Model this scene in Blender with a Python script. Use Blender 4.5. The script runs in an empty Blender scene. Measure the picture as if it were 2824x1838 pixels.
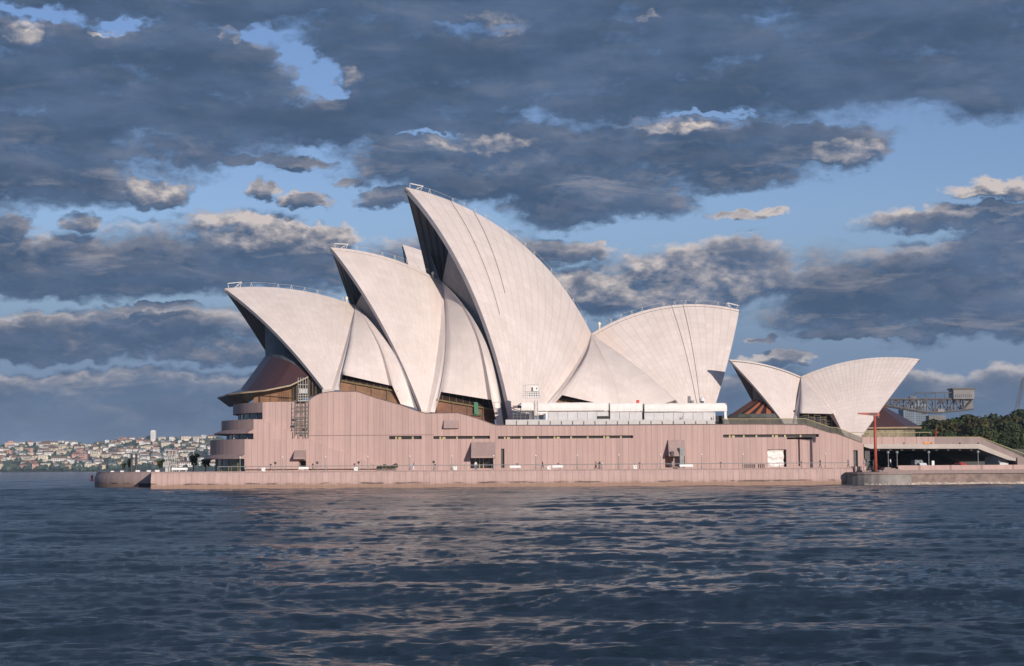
import bpy, bmesh, math, random
import numpy as np
from mathutils import Vector, Matrix
R_ = math.radians
random.seed(7); rng = np.random.default_rng(7)
scene = bpy.context.scene
COL = scene.collection

# ------------------------------------------------------------------ camera
FPX, CX, CY = 5000.0, 1412.0, 919.0          # focal length and centre in photo pixels
ROLL, PITCH, CAMH = 0.0065, math.atan((1289-919)/5000.0), 3.8
_U = Vector((0, -math.sin(PITCH), math.cos(PITCH))); FW = Vector((0, math.cos(PITCH), math.sin(PITCH)))
RC = Vector((1, 0, 0))*math.cos(ROLL) - _U*math.sin(ROLL)
UC = Vector((1, 0, 0))*math.sin(ROLL) + _U*math.cos(ROLL)
CAM = Vector((0, 0, CAMH))
cam = bpy.data.cameras.new("camera"); cam.sensor_width = 36; cam.lens = 36*FPX/2824
cam.clip_start = 1; cam.clip_end = 40000
co = bpy.data.objects.new("camera", cam); COL.objects.link(co)
m3 = Matrix((RC, UC, -FW)).transposed(); co.matrix_world = Matrix.Translation(CAM) @ m3.to_4x4()
scene.camera = co
def ray(px, py): return FW*FPX + RC*(px-CX) + UC*(CY-py)
def P(px, py, Y):
    d = ray(px, py); return CAM + d*(Y/d.y)

# ------------------------------------------------------------------ sun and sky
SUN_AZ, SUN_EL = 27.0, 12.0                   # degrees: to the right behind the camera
to_sun = Vector((math.sin(R_(SUN_AZ))*math.cos(R_(SUN_EL)), -math.cos(R_(SUN_AZ))*math.cos(R_(SUN_EL)), math.sin(R_(SUN_EL))))
sl = bpy.data.lights.new("sun", 'SUN'); sl.energy = 4.0; sl.angle = R_(0.53); sl.color = (1.0, .90, .80)
so = bpy.data.objects.new("sun", sl); COL.objects.link(so)
so.rotation_euler = to_sun.to_track_quat('Z', 'Y').to_euler(); so.location = to_sun*900
scene.view_settings.view_transform = 'Standard'; scene.view_settings.look = 'None'
scene.view_settings.exposure = 0; scene.view_settings.gamma = 1

class NB:
    """small helper for node graphs"""
    def __init__(s, nt): s.nt = nt; s.N = nt.nodes; s.L = nt.links
    def n(s, t, **kw):
        o = s.N.new(t)
        for k, v in kw.items(): setattr(o, k, v)
        return o
    def put(s, sock, v):
        if isinstance(v, bpy.types.NodeSocket): s.L.new(v, sock)
        elif v is not None: sock.default_value = v
    def math(s, op, a, b=None, c=None, clamp=False):
        o = s.n('ShaderNodeMath', operation=op); o.use_clamp = clamp
        s.put(o.inputs[0], a); s.put(o.inputs[1], b); s.put(o.inputs[2], c); return o.outputs[0]
    def vmath(s, op, a, b=None, c=None):
        o = s.n('ShaderNodeVectorMath', operation=op)
        s.put(o.inputs[0], a); s.put(o.inputs[1], b); s.put(o.inputs[2], c)
        return o.outputs['Value'] if op in ('DOT_PRODUCT', 'LENGTH') else o.outputs[0]
    def noise(s, vec, scale, detail=5, rough=.55, dist=0):
        o = s.n('ShaderNodeTexNoise'); s.put(o.inputs['Vector'], vec)
        o.inputs['Scale'].default_value = scale; o.inputs['Detail'].default_value = detail
        o.inputs['Roughness'].default_value = rough; o.inputs['Distortion'].default_value = dist
        return o.outputs['Fac']
    def sstep(s, v, a, b, lo=0., hi=1.):
        o = s.n('ShaderNodeMapRange', interpolation_type='SMOOTHSTEP')
        s.put(o.inputs[0], v); s.put(o.inputs[1], a); s.put(o.inputs[2], b); s.put(o.inputs[3], lo); s.put(o.inputs[4], hi)
        return o.outputs[0]
    def mix(s, f, a, b, mode='MIX'):
        o = s.n('ShaderNodeMix', data_type='RGBA', blend_type=mode)
        s.put(o.inputs[0], f); s.put(o.inputs[6], a); s.put(o.inputs[7], b); return o.outputs[2]
    def sep(s, v):
        o = s.n('ShaderNodeSeparateXYZ'); s.put(o.inputs[0], v); return o.outputs
    def comb(s, x, y, z):
        o = s.n('ShaderNodeCombineXYZ'); s.put(o.inputs[0], x); s.put(o.inputs[1], y); s.put(o.inputs[2], z); return o.outputs[0]

def rgb(r, g, b, a=1): return (r, g, b, a)
def srgb(r, g, b):
    f = lambda c: (c/255/12.92 if c/255 <= .04045 else ((c/255+.055)/1.055)**2.4)
    return (f(r), f(g), f(b), 1)

# cloud masses as (azimuth, elevation) ellipses; written with the photo's pixel grid as a ruler
CLOUDS = [(640,30,330,62),(450,95,210,52),(600,150,150,66),(300,10,280,44),(700,240,160,60),(960,170,130,70),(1020,70,220,70),(1000,340,330,75),(1350,420,420,90),(2120,400,300,72),(700,330,200,90),(1700,20,1300,50),(2500,60,500,80),(300,290,560,215),(60,420,360,150),(560,300,330,130),(200,120,300,60),
 (1400,-60,2200,95),(1150,330,330,110),(1300,200,420,140),(1750,180,700,165),(2300,190,620,135),(2780,200,400,125),(1050,110,230,70),
 (1500,470,520,110),(1900,430,430,95),(1250,455,260,42),(1620,560,300,62),(2330,425,110,42),
 (180,520,230,62),(400,540,120,40),(30,628,75,38),(222,618,58,30),(720,530,60,22),(830,562,70,22),(1085,545,110,26),(960,505,60,14),(640,450,130,20),(820,450,110,22),
 (470,730,600,88),(250,720,380,70),(700,660,220,70),(880,655,90,55),(1250,720,300,75),(60,760,240,60),
 (1880,770,300,88),(1700,800,260,70),(1560,690,160,35),(2060,740,150,90),
 (2560,800,500,130),(2790,860,320,70),(2700,600,300,36),(2780,525,140,28),(2800,690,200,80),(2350,920,150,22),(2480,905,250,30),
 (2060,588,100,16),(2100,940,50,11),(430,845,130,14),(2130,1000,110,18),
 (300,905,460,55),(640,960,260,38),(120,960,300,40),(330,1075,620,55),(520,1150,900,75),
 (2760,1080,420,72),(2600,1140,500,60),(2020,1100,300,70)]
GAPS = [(720,95,60,36),(810,160,74,34),(885,205,76,38),(930,255,50,20),(330,68,46,24),(120,36,120,24),(1950,318,170,9),(1180,372,120,9)]
WHITE = [(630,90,40,18),(650,110,32,18),(955,215,60,26),(420,532,100,34),(690,640,190,48),(870,655,85,48),(1880,770,280,82),(1700,790,240,52),(640,40,1,1),(310,82,40,10),(60,90,60,40),(1390,60,90,40),(1790,45,30,22),(2330,425,95,36),(2770,525,130,28),(1850,345,170,24),(1340,395,180,26)]
def ell(c):
    cx, cy, sx, sy = c
    d = ray(cx, cy); az = math.atan2(d.x, d.y)*50; el = math.atan2(d.z, math.hypot(d.x, d.y))*50
    return az, el, sx/100, sy/100
def build_group():
    g = bpy.data.node_groups.new("cloud_density", 'ShaderNodeTree')
    g.interface.new_socket("Vector", in_out='INPUT', socket_type='NodeSocketVector')
    g.interface.new_socket("Density", in_out='OUTPUT', socket_type='NodeSocketFloat')
    g.interface.new_socket("Bright", in_out='OUTPUT', socket_type='NodeSocketFloat')
    b = NB(g); gi = b.n('NodeGroupInput'); go = b.n('NodeGroupOutput')
    p0 = gi.outputs[0]
    # domain warp gives billowy edges
    st = b.vmath('MULTIPLY', p0, (.38, .75, 0))
    wn = b.n('ShaderNodeTexNoise'); b.put(wn.inputs['Vector'], st); wn.inputs['Scale'].default_value = 1.0; wn.inputs['Detail'].default_value = 3
    wv = b.vmath('SUBTRACT', wn.outputs['Color'], (.5, .5, .5))
    w2 = b.n('ShaderNodeTexNoise'); b.put(w2.inputs['Vector'], b.vmath('MULTIPLY', p0, (1.0, 1.5, 0))); w2.inputs['Scale'].default_value = 2.1; w2.inputs['Detail'].default_value = 5; w2.inputs['Roughness'].default_value = .52
    wf = b.vmath('SUBTRACT', w2.outputs['Color'], (.5, .5, .5))
    p = b.vmath('MULTIPLY_ADD', wf, (1.15, .62, 0), b.vmath('MULTIPLY_ADD', wv, (1.5, .8, 0), p0))
    def union(lst):
        acc = None
        for c in lst:
            ax, el_, sx, sy = ell(c)
            q = b.vmath('MULTIPLY_ADD', p, (1/sx, 1/sy, 0), (-ax/sx, -el_/sy, 0))
            d = b.vmath('DOT_PRODUCT', q, q)
            acc = d if acc is None else b.math('MINIMUM', acc, d)
        return acc
    r2 = union(CLOUDS)
    hi = b.math('ABSOLUTE', b.math('MULTIPLY_ADD', b.sep(p)[1], 1/9.0, -23.5/9.0))     # cover above the framed sky
    r2 = b.math('MINIMUM', r2, b.math('MULTIPLY', hi, hi))
    mm = b.math('SUBTRACT', 1.0, r2); mm = b.math('MAXIMUM', mm, -1.6)
    gp = b.math('SUBTRACT', 1.0, union(GAPS)); gp = b.math('MAXIMUM', gp, 0)
    mm = b.math('MULTIPLY_ADD', gp, -1.05, b.math('MINIMUM', mm, .55))
    n1 = b.noise(b.vmath('MULTIPLY', p, (.45, 1.2, 1)), 1.0, 7, .50)
    n2 = b.noise(b.vmath('MULTIPLY', p0, (1.0, 1.9, 1)), 2.3, 6, .6)
    d = b.math('MULTIPLY_ADD', b.math('SUBTRACT', n1, .47), 1.9, b.math('MULTIPLY_ADD', mm, .9, .10))
    d = b.math('MULTIPLY_ADD', b.math('SUBTRACT', n2, .5), b.math('MULTIPLY_ADD', gp, .9, .6), d)
    b.put(go.inputs[0], d)
    br = b.math('SUBTRACT', 1.0, union(WHITE)); br = b.math('MAXIMUM', br, 0.)
    b.put(go.inputs[1], br)
    return g
world = bpy.data.worlds.new("World"); scene.world = world; world.use_nodes = True
wb = NB(world.node_tree); world.node_tree.nodes.clear()
SKY_S = 0.1
def build_world():
    b = wb
    out = b.n('ShaderNodeOutputWorld'); bg = b.n('ShaderNodeBackground'); bg.inputs[1].default_value = SKY_S
    b.L.new(bg.outputs[0], out.inputs[0])
    sky = b.n('ShaderNodeTexSky', sky_type='NISHITA'); sky.sun_disc = False
    sky.sun_elevation = R_(SUN_EL); sky.sun_rotation = math.atan2(to_sun.x, to_sun.y)
    sky.air_density = 1.0; sky.dust_density = .6; sky.ozone_density = 2.0
    tc = b.n('ShaderNodeTexCoord'); s = b.sep(tc.outputs['Generated'])
    az = b.math('ARCTAN2', s[0], s[1])
    hyp = b.math('SQRT', b.math('ADD', b.math('MULTIPLY', s[0], s[0]), b.math('MULTIPLY', s[1], s[1])))
    el = b.math('ARCTAN2', s[2], hyp)
    p = b.comb(b.math('MULTIPLY', az, 50.), b.math('MULTIPLY', el, 50.), 0)
    grp = build_group()
    def dens(v):
        o = b.n('ShaderNodeGroup'); o.node_tree = grp; b.put(o.inputs[0], v); return o.outputs
    D0 = dens(p); D1 = dens(b.vmath('ADD', p, (.12, .30, 0)))
    alpha = b.sstep(D0[0], -.22, .55)
    diff = b.math('MAXIMUM', b.math('SUBTRACT', D0[0], D1[0]), -.25)
    thin = b.sstep(D0[0], .1, .9, 1., .12)
    # towering middle-distance clouds catch more light than the deck overhead
    ev = b.math('MULTIPLY', el, 50.)
    band = b.math('MULTIPLY', b.sstep(ev, 0.3, 3.0, .25, 1.), b.sstep(ev, 7.6, 9.6, 1., .22))
    lit = b.math('MULTIPLY', b.math('MULTIPLY_ADD', diff, 1.0, .07), b.math('MULTIPLY', thin, band))
    br = b.math('MULTIPLY', b.math('MINIMUM', D0[1], .62), b.math('MULTIPLY_ADD', diff, 1.1, .60))
    stk = b.noise(b.vmath('MULTIPLY', p, (.30, 1.15, 1)), 1.3, 7, .62, .6)
    lit = b.math('ADD', lit, b.math('MULTIPLY', b.sstep(stk, .50, .74), b.math('MULTIPLY', band, .30)))
    brn = b.noise(b.vmath('MULTIPLY', p, (1.0, 1.6, 1)), 1.8, 5, .6)
    lit = b.math('ADD', lit, b.math('MULTIPLY', br, b.sstep(brn, .34, .66, .10, 1.25)), clamp=True)
    k = 1/SKY_S
    mott = b.noise(b.vmath('MULTIPLY', p, (.26, .75, 1)), 1.0, 7, .62)
    dark = b.mix(b.sstep(mott, .34, .68), rgb(.054*k, .098*k, .180*k), rgb(.094*k, .150*k, .258*k))
    cloud = b.mix(lit, dark, rgb(.62*k, .555*k, .535*k))
    clear = b.mix(1.0, sky.outputs[0], SKYGAIN, 'MULTIPLY')
    veil = b.sstep(ev, 2.3, 7.5, .86, .0)                     # low grey-blue veil toward the horizon
    clear = b.mix(veil, clear, rgb(.14*k, .225*k, .39*k))
    alpha = b.math('MULTIPLY', alpha, b.sstep(ev, .2, 3.6, .62, 1.0))
    col = b.mix(alpha, clear, cloud)
    b.put(bg.inputs[0], col)
SKYGAIN = rgb(.85, .88, 1.17)
build_world()
world.cycles.sampling_method = 'MANUAL'; world.cycles.sample_map_resolution = 512

# ------------------------------------------------------------------ materials
def new_mat(name):
    m = bpy.data.materials.new(name); m.use_nodes = True
    return m, NB(m.node_tree), m.node_tree.nodes['Principled BSDF']
def simple(name, col, rough=.6, var=.15, scale=1.5, metal=0., spec=.4, bump=0., bscale=8.):
    m, b, bs = new_mat(name)
    tc = b.n('ShaderNodeTexCoord')
    n = b.noise(tc.outputs['Object'], scale, 5, .6)
    c = b.mix(b.sstep(n, .3, .7), rgb(*[max(0, x*(1-var)) for x in col[:3]]), rgb(*[min(1, x*(1+var)) for x in col[:3]]))
    b.put(bs.inputs['Base Color'], c); bs.inputs['Roughness'].default_value = rough; bs.inputs['Metallic'].default_value = metal
    bs.inputs['Specular IOR Level'].default_value = spec
    if bump:
        bp = b.n('ShaderNodeBump'); bp.inputs['Strength'].default_value = bump; bp.inputs['Distance'].default_value = .1
        b.put(bp.inputs['Height'], b.noise(tc.outputs['Object'], bscale, 4)); b.L.new(bp.outputs[0], bs.inputs['Normal'])
    return m
def granite(name, base, panel, stain=None):
    """precast granite panels: vertical joints every `panel` metres along world X, slight tone change panel to panel"""
    m, b, bs = new_mat(name)
    tc = b.n('ShaderNodeTexCoord'); g = b.n('ShaderNodeNewGeometry'); s = b.sep(g.outputs['Position'])
    u = b.math('DIVIDE', s[0], panel); fr = b.math('FRACT', u); fl = b.math('FLOOR', u)
    wn = b.n('ShaderNodeTexWhiteNoise', noise_dimensions='1D'); b.put(wn.inputs['W'], fl)
    n = b.noise(g.outputs['Position'], .7, 6, .65); n2 = b.noise(g.outputs['Position'], 9., 3)
    st = b.noise(b.vmath('MULTIPLY', g.outputs['Position'], (1.3, 1.3, .07)), 1.0, 4, .6)     # vertical weathering streaks
    tone = b.math('ADD', b.math('MULTIPLY_ADD', wn.outputs['Value'], .10, .81), b.math('MULTIPLY', n, .12))
    tone = b.math('ADD', tone, b.math('MULTIPLY_ADD', n2, .10, -.05))
    tone = b.math('MULTIPLY_ADD', b.math('SUBTRACT', st, .5), .42, tone)
    c = b.mix(1.0, rgb(*base), b.comb(tone, tone, tone), 'MULTIPLY')
    if panel < 50:
        j = b.math('MINIMUM', fr, b.math('SUBTRACT', 1.0, fr))
        jm = b.sstep(j, .022, .05, 1., 0.)
        c = b.mix(b.math('MULTIPLY', jm, .46), c, rgb(.15, .10, .10))
    if stain is not None:
        z = b.math('ADD', s[2], b.math('MULTIPLY_ADD', b.noise(g.outputs['Position'], .55, 5, .6), -.9, .45))
        c = b.mix(b.sstep(z, stain*.5, stain, .65, 0.), c, rgb(.26, .155, .095))
        zz = b.math('ADD', s[2], b.math('MULTIPLY', b.noise(b.vmath('MULTIPLY', g.outputs['Position'], (.5, .5, 2)), 1., 5, .7), -.5))
        line = b.math('MULTIPLY', b.sstep(zz, stain-.65, stain-.5), b.sstep(zz, stain-.38, stain-.2, 1., 0.))
        c = b.mix(b.math('MULTIPLY', line, b.sstep(b.noise(g.outputs['Position'], .33, 3), .42, .6, 0., .75)), c, rgb(.05, .04, .035))
    b.put(bs.inputs['Base Color'], c); bs.inputs['Roughness'].default_value = .75; bs.inputs['Specular IOR Level'].default_value = .25
    bp = b.n('ShaderNodeBump'); bp.inputs['Strength'].default_value = .25; bp.inputs['Distance'].default_value = .05
    b.put(bp.inputs['Height'], b.noise(g.outputs['Position'], 6., 4)); b.L.new(bp.outputs[0], bs.inputs['Normal'])
    return m
PINK = (.535, .372, .335)
M = {}
M['granite'] = granite('granite panels', PINK, 1.15)
M['granite_wall'] = granite('sea wall panels', (.56, .392, .355), 1.13, stain=1.15)
M['granite_plain'] = granite('plain granite', (.44, .315, .29), 1000)
M['granite_old'] = granite('weathered granite', (.47, .345, .315), 1000, stain=1.1)
M['paving'] = simple('paving', (.36, .26, .235), .8)
M['joint'] = simple('joint', (.16, .115, .11), .8)
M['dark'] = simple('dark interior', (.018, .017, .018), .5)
M['bronze_glass'] = simple('bronze glass', (.05, .032, .028), .18, spec=.6)
M['glass'] = simple('tinted glass', (.035, .06, .07), .1, spec=.7)
M['green_glass'] = simple('lobby glass', (.10, .10, .045), .15, spec=.6)
M['timber'] = simple('timber lining', (.185, .085, .036), .6, .35, .5)
M['timber_red'] = simple('red timber lining', (.15, .058, .026), .6, .4, .5)
M['bronze'] = simple('bronze mullion', (.24, .19, .10), .5)
M['concrete'] = simple('pale concrete', (.49, .425, .385), .8, .1, .4)
M['concrete_rim'] = simple('rim concrete', (.50, .47, .48), .7, .08, .4)
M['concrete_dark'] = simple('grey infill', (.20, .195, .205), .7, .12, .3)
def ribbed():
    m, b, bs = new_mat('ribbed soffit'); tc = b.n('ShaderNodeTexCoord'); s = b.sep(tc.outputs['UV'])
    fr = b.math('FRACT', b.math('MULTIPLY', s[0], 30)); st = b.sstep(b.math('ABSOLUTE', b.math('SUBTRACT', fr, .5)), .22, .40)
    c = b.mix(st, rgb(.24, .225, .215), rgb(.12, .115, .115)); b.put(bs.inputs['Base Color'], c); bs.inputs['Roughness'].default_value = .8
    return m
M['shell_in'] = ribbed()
M['white'] = simple('white paint', (.82, .80, .78), .5, .04)
M['tarp'] = simple('white tarpaulin', (.82, .79, .755), .5, .05, .8, bump=.3, bscale=1.2)
M['sheet'] = simple('translucent sheeting', (.60, .585, .60), .5, .08, .6, bump=.2)
M['rail_white'] = simple('pale mesh panels', (.56, .53, .51), .6, .06)
M['steel'] = simple('grey steel', (.27, .28, .28), .5, .2)
M['steel_pale'] = simple('pale steel', (.55, .54, .52), .45, .1)
M['steel_dark'] = simple('dark steel', (.06, .06, .065), .5, .2)
M['scaffold'] = simple('scaffold tube', (.19, .19, .165), .5, .2)
M['brass'] = simple('brass handrail', (.46, .39, .22), .4, .1)
M['red'] = simple('red paint', (.42, .085, .055), .5, .15)
M['red_bright'] = simple('bright red', (.62, .04, .035), .5, .1)
M['globe'] = simple('opal globe', (.72, .68, .62), .3, .03)
M['orange'] = simple('orange', (.75, .25, .03), .5, .1)
M['cable'] = simple('dark cable', (.11, .105, .12), .6)
M['stone'] = simple('harbour stone', (.27, .20, .178), .85, .35, .5, bump=.4, bscale=1.)
M['pontoon'] = simple('landing stone', (.26, .235, .22), .7, .3, .4, bump=.3, bscale=1.5)
M['foam'] = simple('shell encrusted rock', (.46, .39, .33), .9, .3, 1.5, bump=.6, bscale=3)
M['asphalt'] = simple('asphalt', (.05, .05, .05), .9)
M['crane'] = simple('crane steel', (.15, .14, .14), .6, .2, .3)
M['crane_house'] = simple('crane cladding', (.23, .21, .20), .7, .15, .3)
M['tower'] = simple('apartment concrete', (.20, .24, .29), .7, .1, .1)
M['tower_glass'] = simple('apartment glass', (.06, .085, .12), .3)
def copper():
    m, b, bs = new_mat('copper glazing')
    tc = b.n('ShaderNodeTexCoord'); uv = tc.outputs['UV']; s = b.sep(uv)
    fr = b.math('FRACT', b.math('MULTIPLY', s[0], 58)); st = b.sstep(b.math('ABSOLUTE', b.math('SUBTRACT', fr, .5)), .2, .42)
    n = b.noise(tc.outputs['Object'], .5, 4)
    c = b.mix(st, rgb(.066, .036, .036), rgb(.125, .056, .05)); c = b.mix(b.math('MULTIPLY', n, .5), c, rgb(.06, .035, .045))
    b.put(bs.inputs['Base Color'], c); bs.inputs['Roughness'].default_value = .35; bs.inputs['Specular IOR Level'].default_value = .5
    return m
M['copper'] = copper()
def orange_copper():
    m, b, bs = new_mat('red bronze ribs')
    tc = b.n('ShaderNodeTexCoord'); s = b.sep(tc.outputs['UV'])
    fr = b.math('FRACT', b.math('MULTIPLY', s[0], 15)); st = b.sstep(b.math('ABSOLUTE', b.math('SUBTRACT', fr, .5)), .22, .32)
    c = b.mix(st, rgb(.035, .022, .02), rgb(.36, .12, .06))
    b.put(bs.inputs['Base Color'], c); bs.inputs['Roughness'].default_value = .4
    return m
M['orange_copper'] = orange_copper()
def tile(name, ribs, ring, line):
    """cream ceramic tile lids: chevron lids between rib joints (u across ribs, v up the rib), matt edges"""
    m, b, bs = new_mat(name)
    tc = b.n('ShaderNodeTexCoord'); s = b.sep(tc.outputs['UV'])
    u = b.math('MULTIPLY', s[0], ribs); fr = b.math('FRACT', u)
    j = b.math('MINIMUM', fr, b.math('SUBTRACT', 1.0, fr))
    jm = b.sstep(j, .02, .11, 1., 0.)
    vv = b.math('MULTIPLY_ADD', b.math('ABSOLUTE', b.math('SUBTRACT', fr, .5)), .5, b.math('MULTIPLY', s[1], ring))
    f2 = b.math('FRACT', vv); j2 = b.sstep(b.math('MINIMUM', f2, b.math('SUBTRACT', 1.0, f2)), .02, .07, 1., 0.)
    wn = b.n('ShaderNodeTexWhiteNoise', noise_dimensions='2D'); b.put(wn.inputs['Vector'], b.comb(b.math('FLOOR', u), b.math('FLOOR', vv), 0))
    n = b.noise(tc.outputs['Object'], .16, 7, .65); n2 = b.noise(tc.outputs['Object'], 2.2, 4, .7)
    c = b.mix(b.sstep(n, .35, .68), rgb(.70, .607, .560), rgb(.76, .669, .626))
    t = b.math('ADD', b.math('MULTIPLY_ADD', wn.outputs['Value'], .08, .92), b.math('MULTIPLY_ADD', n2, .11, -.055))
    c = b.mix(1.0, c, b.comb(t, t, t), 'MULTIPLY')
    c = b.mix(b.math('MULTIPLY', jm, line), c, rgb(.42, .32, .30))
    c = b.mix(b.math('MULTIPLY', j2, line*.9), c, rgb(.50, .40, .36))
    # warm reflected light painted in as an ochre tint near the rear ridge ends
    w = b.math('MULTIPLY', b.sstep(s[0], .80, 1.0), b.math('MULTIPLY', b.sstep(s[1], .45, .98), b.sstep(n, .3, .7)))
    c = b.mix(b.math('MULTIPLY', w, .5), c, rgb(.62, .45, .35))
    b.put(bs.inputs['Base Color'], c)
    b.put(bs.inputs['Roughness'], b.math('MULTIPLY_ADD', n2, .25, .3)); bs.inputs['Specular IOR Level'].default_value = .35
    return m
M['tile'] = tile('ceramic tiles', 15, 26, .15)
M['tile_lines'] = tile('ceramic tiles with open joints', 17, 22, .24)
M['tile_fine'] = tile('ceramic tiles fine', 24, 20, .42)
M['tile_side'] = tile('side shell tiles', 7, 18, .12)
def leafmat(name, c0, c1):
    m, b, bs = new_mat(name)
    g = b.n('ShaderNodeNewGeometry'); tc = b.n('ShaderNodeTexCoord')
    n = b.noise(tc.outputs['Object'], .35, 4)
    f = b.math('ADD', b.math('MULTIPLY', g.outputs['Random Per Island'], .55), b.math('MULTIPLY', n, .6))
    c = b.mix(b.sstep(f, .2, .9), rgb(*c0), rgb(*c1))
    b.put(bs.inputs['Base Color'], c); bs.inputs['Roughness'].default_value = .7; bs.inputs['Specular IOR Level'].default_value = .2
    return m
M['leaf'] = leafmat('fig leaves', (.020, .037, .015), (.068, .086, .031))
M['leaf_warm'] = leafmat('olive leaves', (.026, .031, .013), (.085, .072, .03))
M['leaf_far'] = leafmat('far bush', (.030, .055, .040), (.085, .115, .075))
M['bark'] = simple('bark', (.09, .07, .05), .9)
HC = {'white': (.80, .76, .70), 'cream': (.74, .64, .48), 'pink brick': (.52, .30, .24), 'grey': (.42, .40, .38), 'tan': (.56, .42, .28)}
for k, c in HC.items(): M['h_'+k] = simple('house '+k, c, .8, .08, .1)
M['roof_red'] = simple('red tiles', (.30, .135, .10), .8, .2, .2); M['roof_grey'] = simple('grey roof', (.26, .25, .25), .8, .2, .2); M['roof_brown'] = simple('brown roof', (.22, .13, .09), .8, .2, .2)
M['win'] = simple('window', (.05, .055, .06), .3)

# ------------------------------------------------------------------ mesh builder
ORI = {}
def tag(o, label=None, cat=None, group=None, kind=None):
    if label: o['label'] = label
    if cat: o['category'] = cat
    if group: o['group'] = group
    if kind: o['kind'] = kind
    return o
def thing(name, loc, label, cat, group=None):
    o = bpy.data.objects.new(name, None); COL.objects.link(o); o.empty_display_size = .5
    o.location = loc; ORI[o.name] = Vector(loc); return tag(o, label, cat, group)
class MB:
    def __init__(s): s.v = []; s.f = []; s.m = []; s.sm = []; s.uv = {}; s.pc = []
    def add(s, vs, fs, mi=0, smooth=False):
        o = len(s.v); s.v += [tuple(x) for x in vs]; s.pc.append((vs, fs, mi, smooth))
        for f in fs: s.f.append(tuple(o+i for i in f)); s.m.append(mi); s.sm.append(smooth)
    def quad(s, a, b, c, d, mi=0): s.add((a, b, c, d), ((0, 1, 2, 3),), mi)
    def box(s, x0, x1, y0, y1, z0, z1, mi=0):
        s.add([(x, y, z) for x in (x0, x1) for y in (y0, y1) for z in (z0, z1)],
              ((0, 1, 3, 2), (4, 6, 7, 5), (0, 4, 5, 1), (2, 3, 7, 6), (0, 2, 6, 4), (1, 5, 7, 3)), mi)
    def boxpx(s, x0, y0, x1, y1, Y, d, mi=0):
        a = P(x0, (y0+y1)/2, Y).x; b_ = P(x1, (y0+y1)/2, Y).x; t = P((x0+x1)/2, y0, Y).z; u = P((x0+x1)/2, y1, Y).z
        s.box(a, b_, Y, Y+d, u, t, mi)
    def prism(s, poly, y0, y1, mi=0):
        """polygon of (x, z) extruded along Y"""
        n = len(poly)
        s.add([(x, y0, z) for x, z in poly]+[(x, y1, z) for x, z in poly],
              [tuple(range(n)), tuple(range(2*n-1, n-1, -1))]+[(i, i+n, (i+1) % n+n, (i+1) % n) for i in range(n)], mi)
    def plan(s, poly, z0, z1, mi=0):
        n = len(poly)
        s.add([(x, y, z0) for x, y in poly]+[(x, y, z1) for x, y in poly],
              [tuple(range(n-1, -1, -1)), tuple(range(n, 2*n))]+[(i, (i+1) % n, (i+1) % n+n, i+n) for i in range(n)], mi)
    def tube(s, pts, r, k=6, mi=0, r1=None):
        pts = [Vector(p) for p in pts]; n = len(pts); vs = []; fs = []
        for i, p in enumerate(pts):
            t = (pts[min(i+1, n-1)]-pts[max(i-1, 0)]).normalized()
            a = t.cross(Vector((0, 0, 1)) if abs(t.z) < .9 else Vector((1, 0, 0))).normalized(); c = t.cross(a)
            rr = r if r1 is None else r+(r1-r)*i/max(1, n-1)
            for j in range(k):
                an = 2*math.pi*j/k; vs.append(p+a*math.cos(an)*rr+c*math.sin(an)*rr)
        for i in range(n-1):
            for j in range(k): fs.append((i*k+j, i*k+(j+1) % k, (i+1)*k+(j+1) % k, (i+1)*k+j))
        fs.append(tuple(range(k-1, -1, -1))); fs.append(tuple(range((n-1)*k, n*k)))
        s.add(vs, fs, mi, k > 5)
    def lathe(s, prof, c, k=12, mi=0):
        vs = []; fs = []; n = len(prof)
        for r, z in prof:
            for j in range(k): vs.append((c[0]+r*math.cos(2*math.pi*j/k), c[1]+r*math.sin(2*math.pi*j/k), c[2]+z))
        for i in range(n-1):
            for j in range(k): fs.append((i*k+j, i*k+(j+1) % k, (i+1)*k+(j+1) % k, (i+1)*k+j))
        fs.append(tuple(range(k-1, -1, -1))); fs.append(tuple(range((n-1)*k, n*k))); s.add(vs, fs, mi, True)
    def grid(s, rows, mi=0, smooth=True, uv=True, flip=False):
        """rows: list of equally long point lists"""
        o = len(s.v); nr = len(rows); nc = len(rows[0])
        for r in rows: s.v += [tuple(p) for p in r]
        for i in range(nr-1):
            for j in range(nc-1):
                f = (o+i*nc+j, o+i*nc+j+1, o+(i+1)*nc+j+1, o+(i+1)*nc+j)
                if flip: f = f[::-1]
                if uv:
                    q = ((i, j), (i, j+1), (i+1, j+1), (i+1, j))
                    if flip: q = q[::-1]
                    s.uv[len(s.f)] = [(a/(nr-1), b_/(nc-1)) for a, b_ in q]
                s.f.append(f); s.m.append(mi); s.sm.append(smooth)
    def sweep(s, prof, path, mi=0, closed=True):
        """closed profile swept along a path of callables: path = list of f(offset, z) -> point"""
        rows = [[f(o, z) for o, z in prof] for f in path]
        n = len(prof); k = len(path); vs = [p for r in rows for p in r]; fs = []
        for i in range(k-1):
            for j in range(n): fs.append((i*n+j, i*n+(j+1) % n, (i+1)*n+(j+1) % n, (i+1)*n+j))
        fs.append(tuple(range(n-1, -1, -1))); fs.append(tuple(range((k-1)*n, k*n))); s.add(vs, fs, mi)
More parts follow.
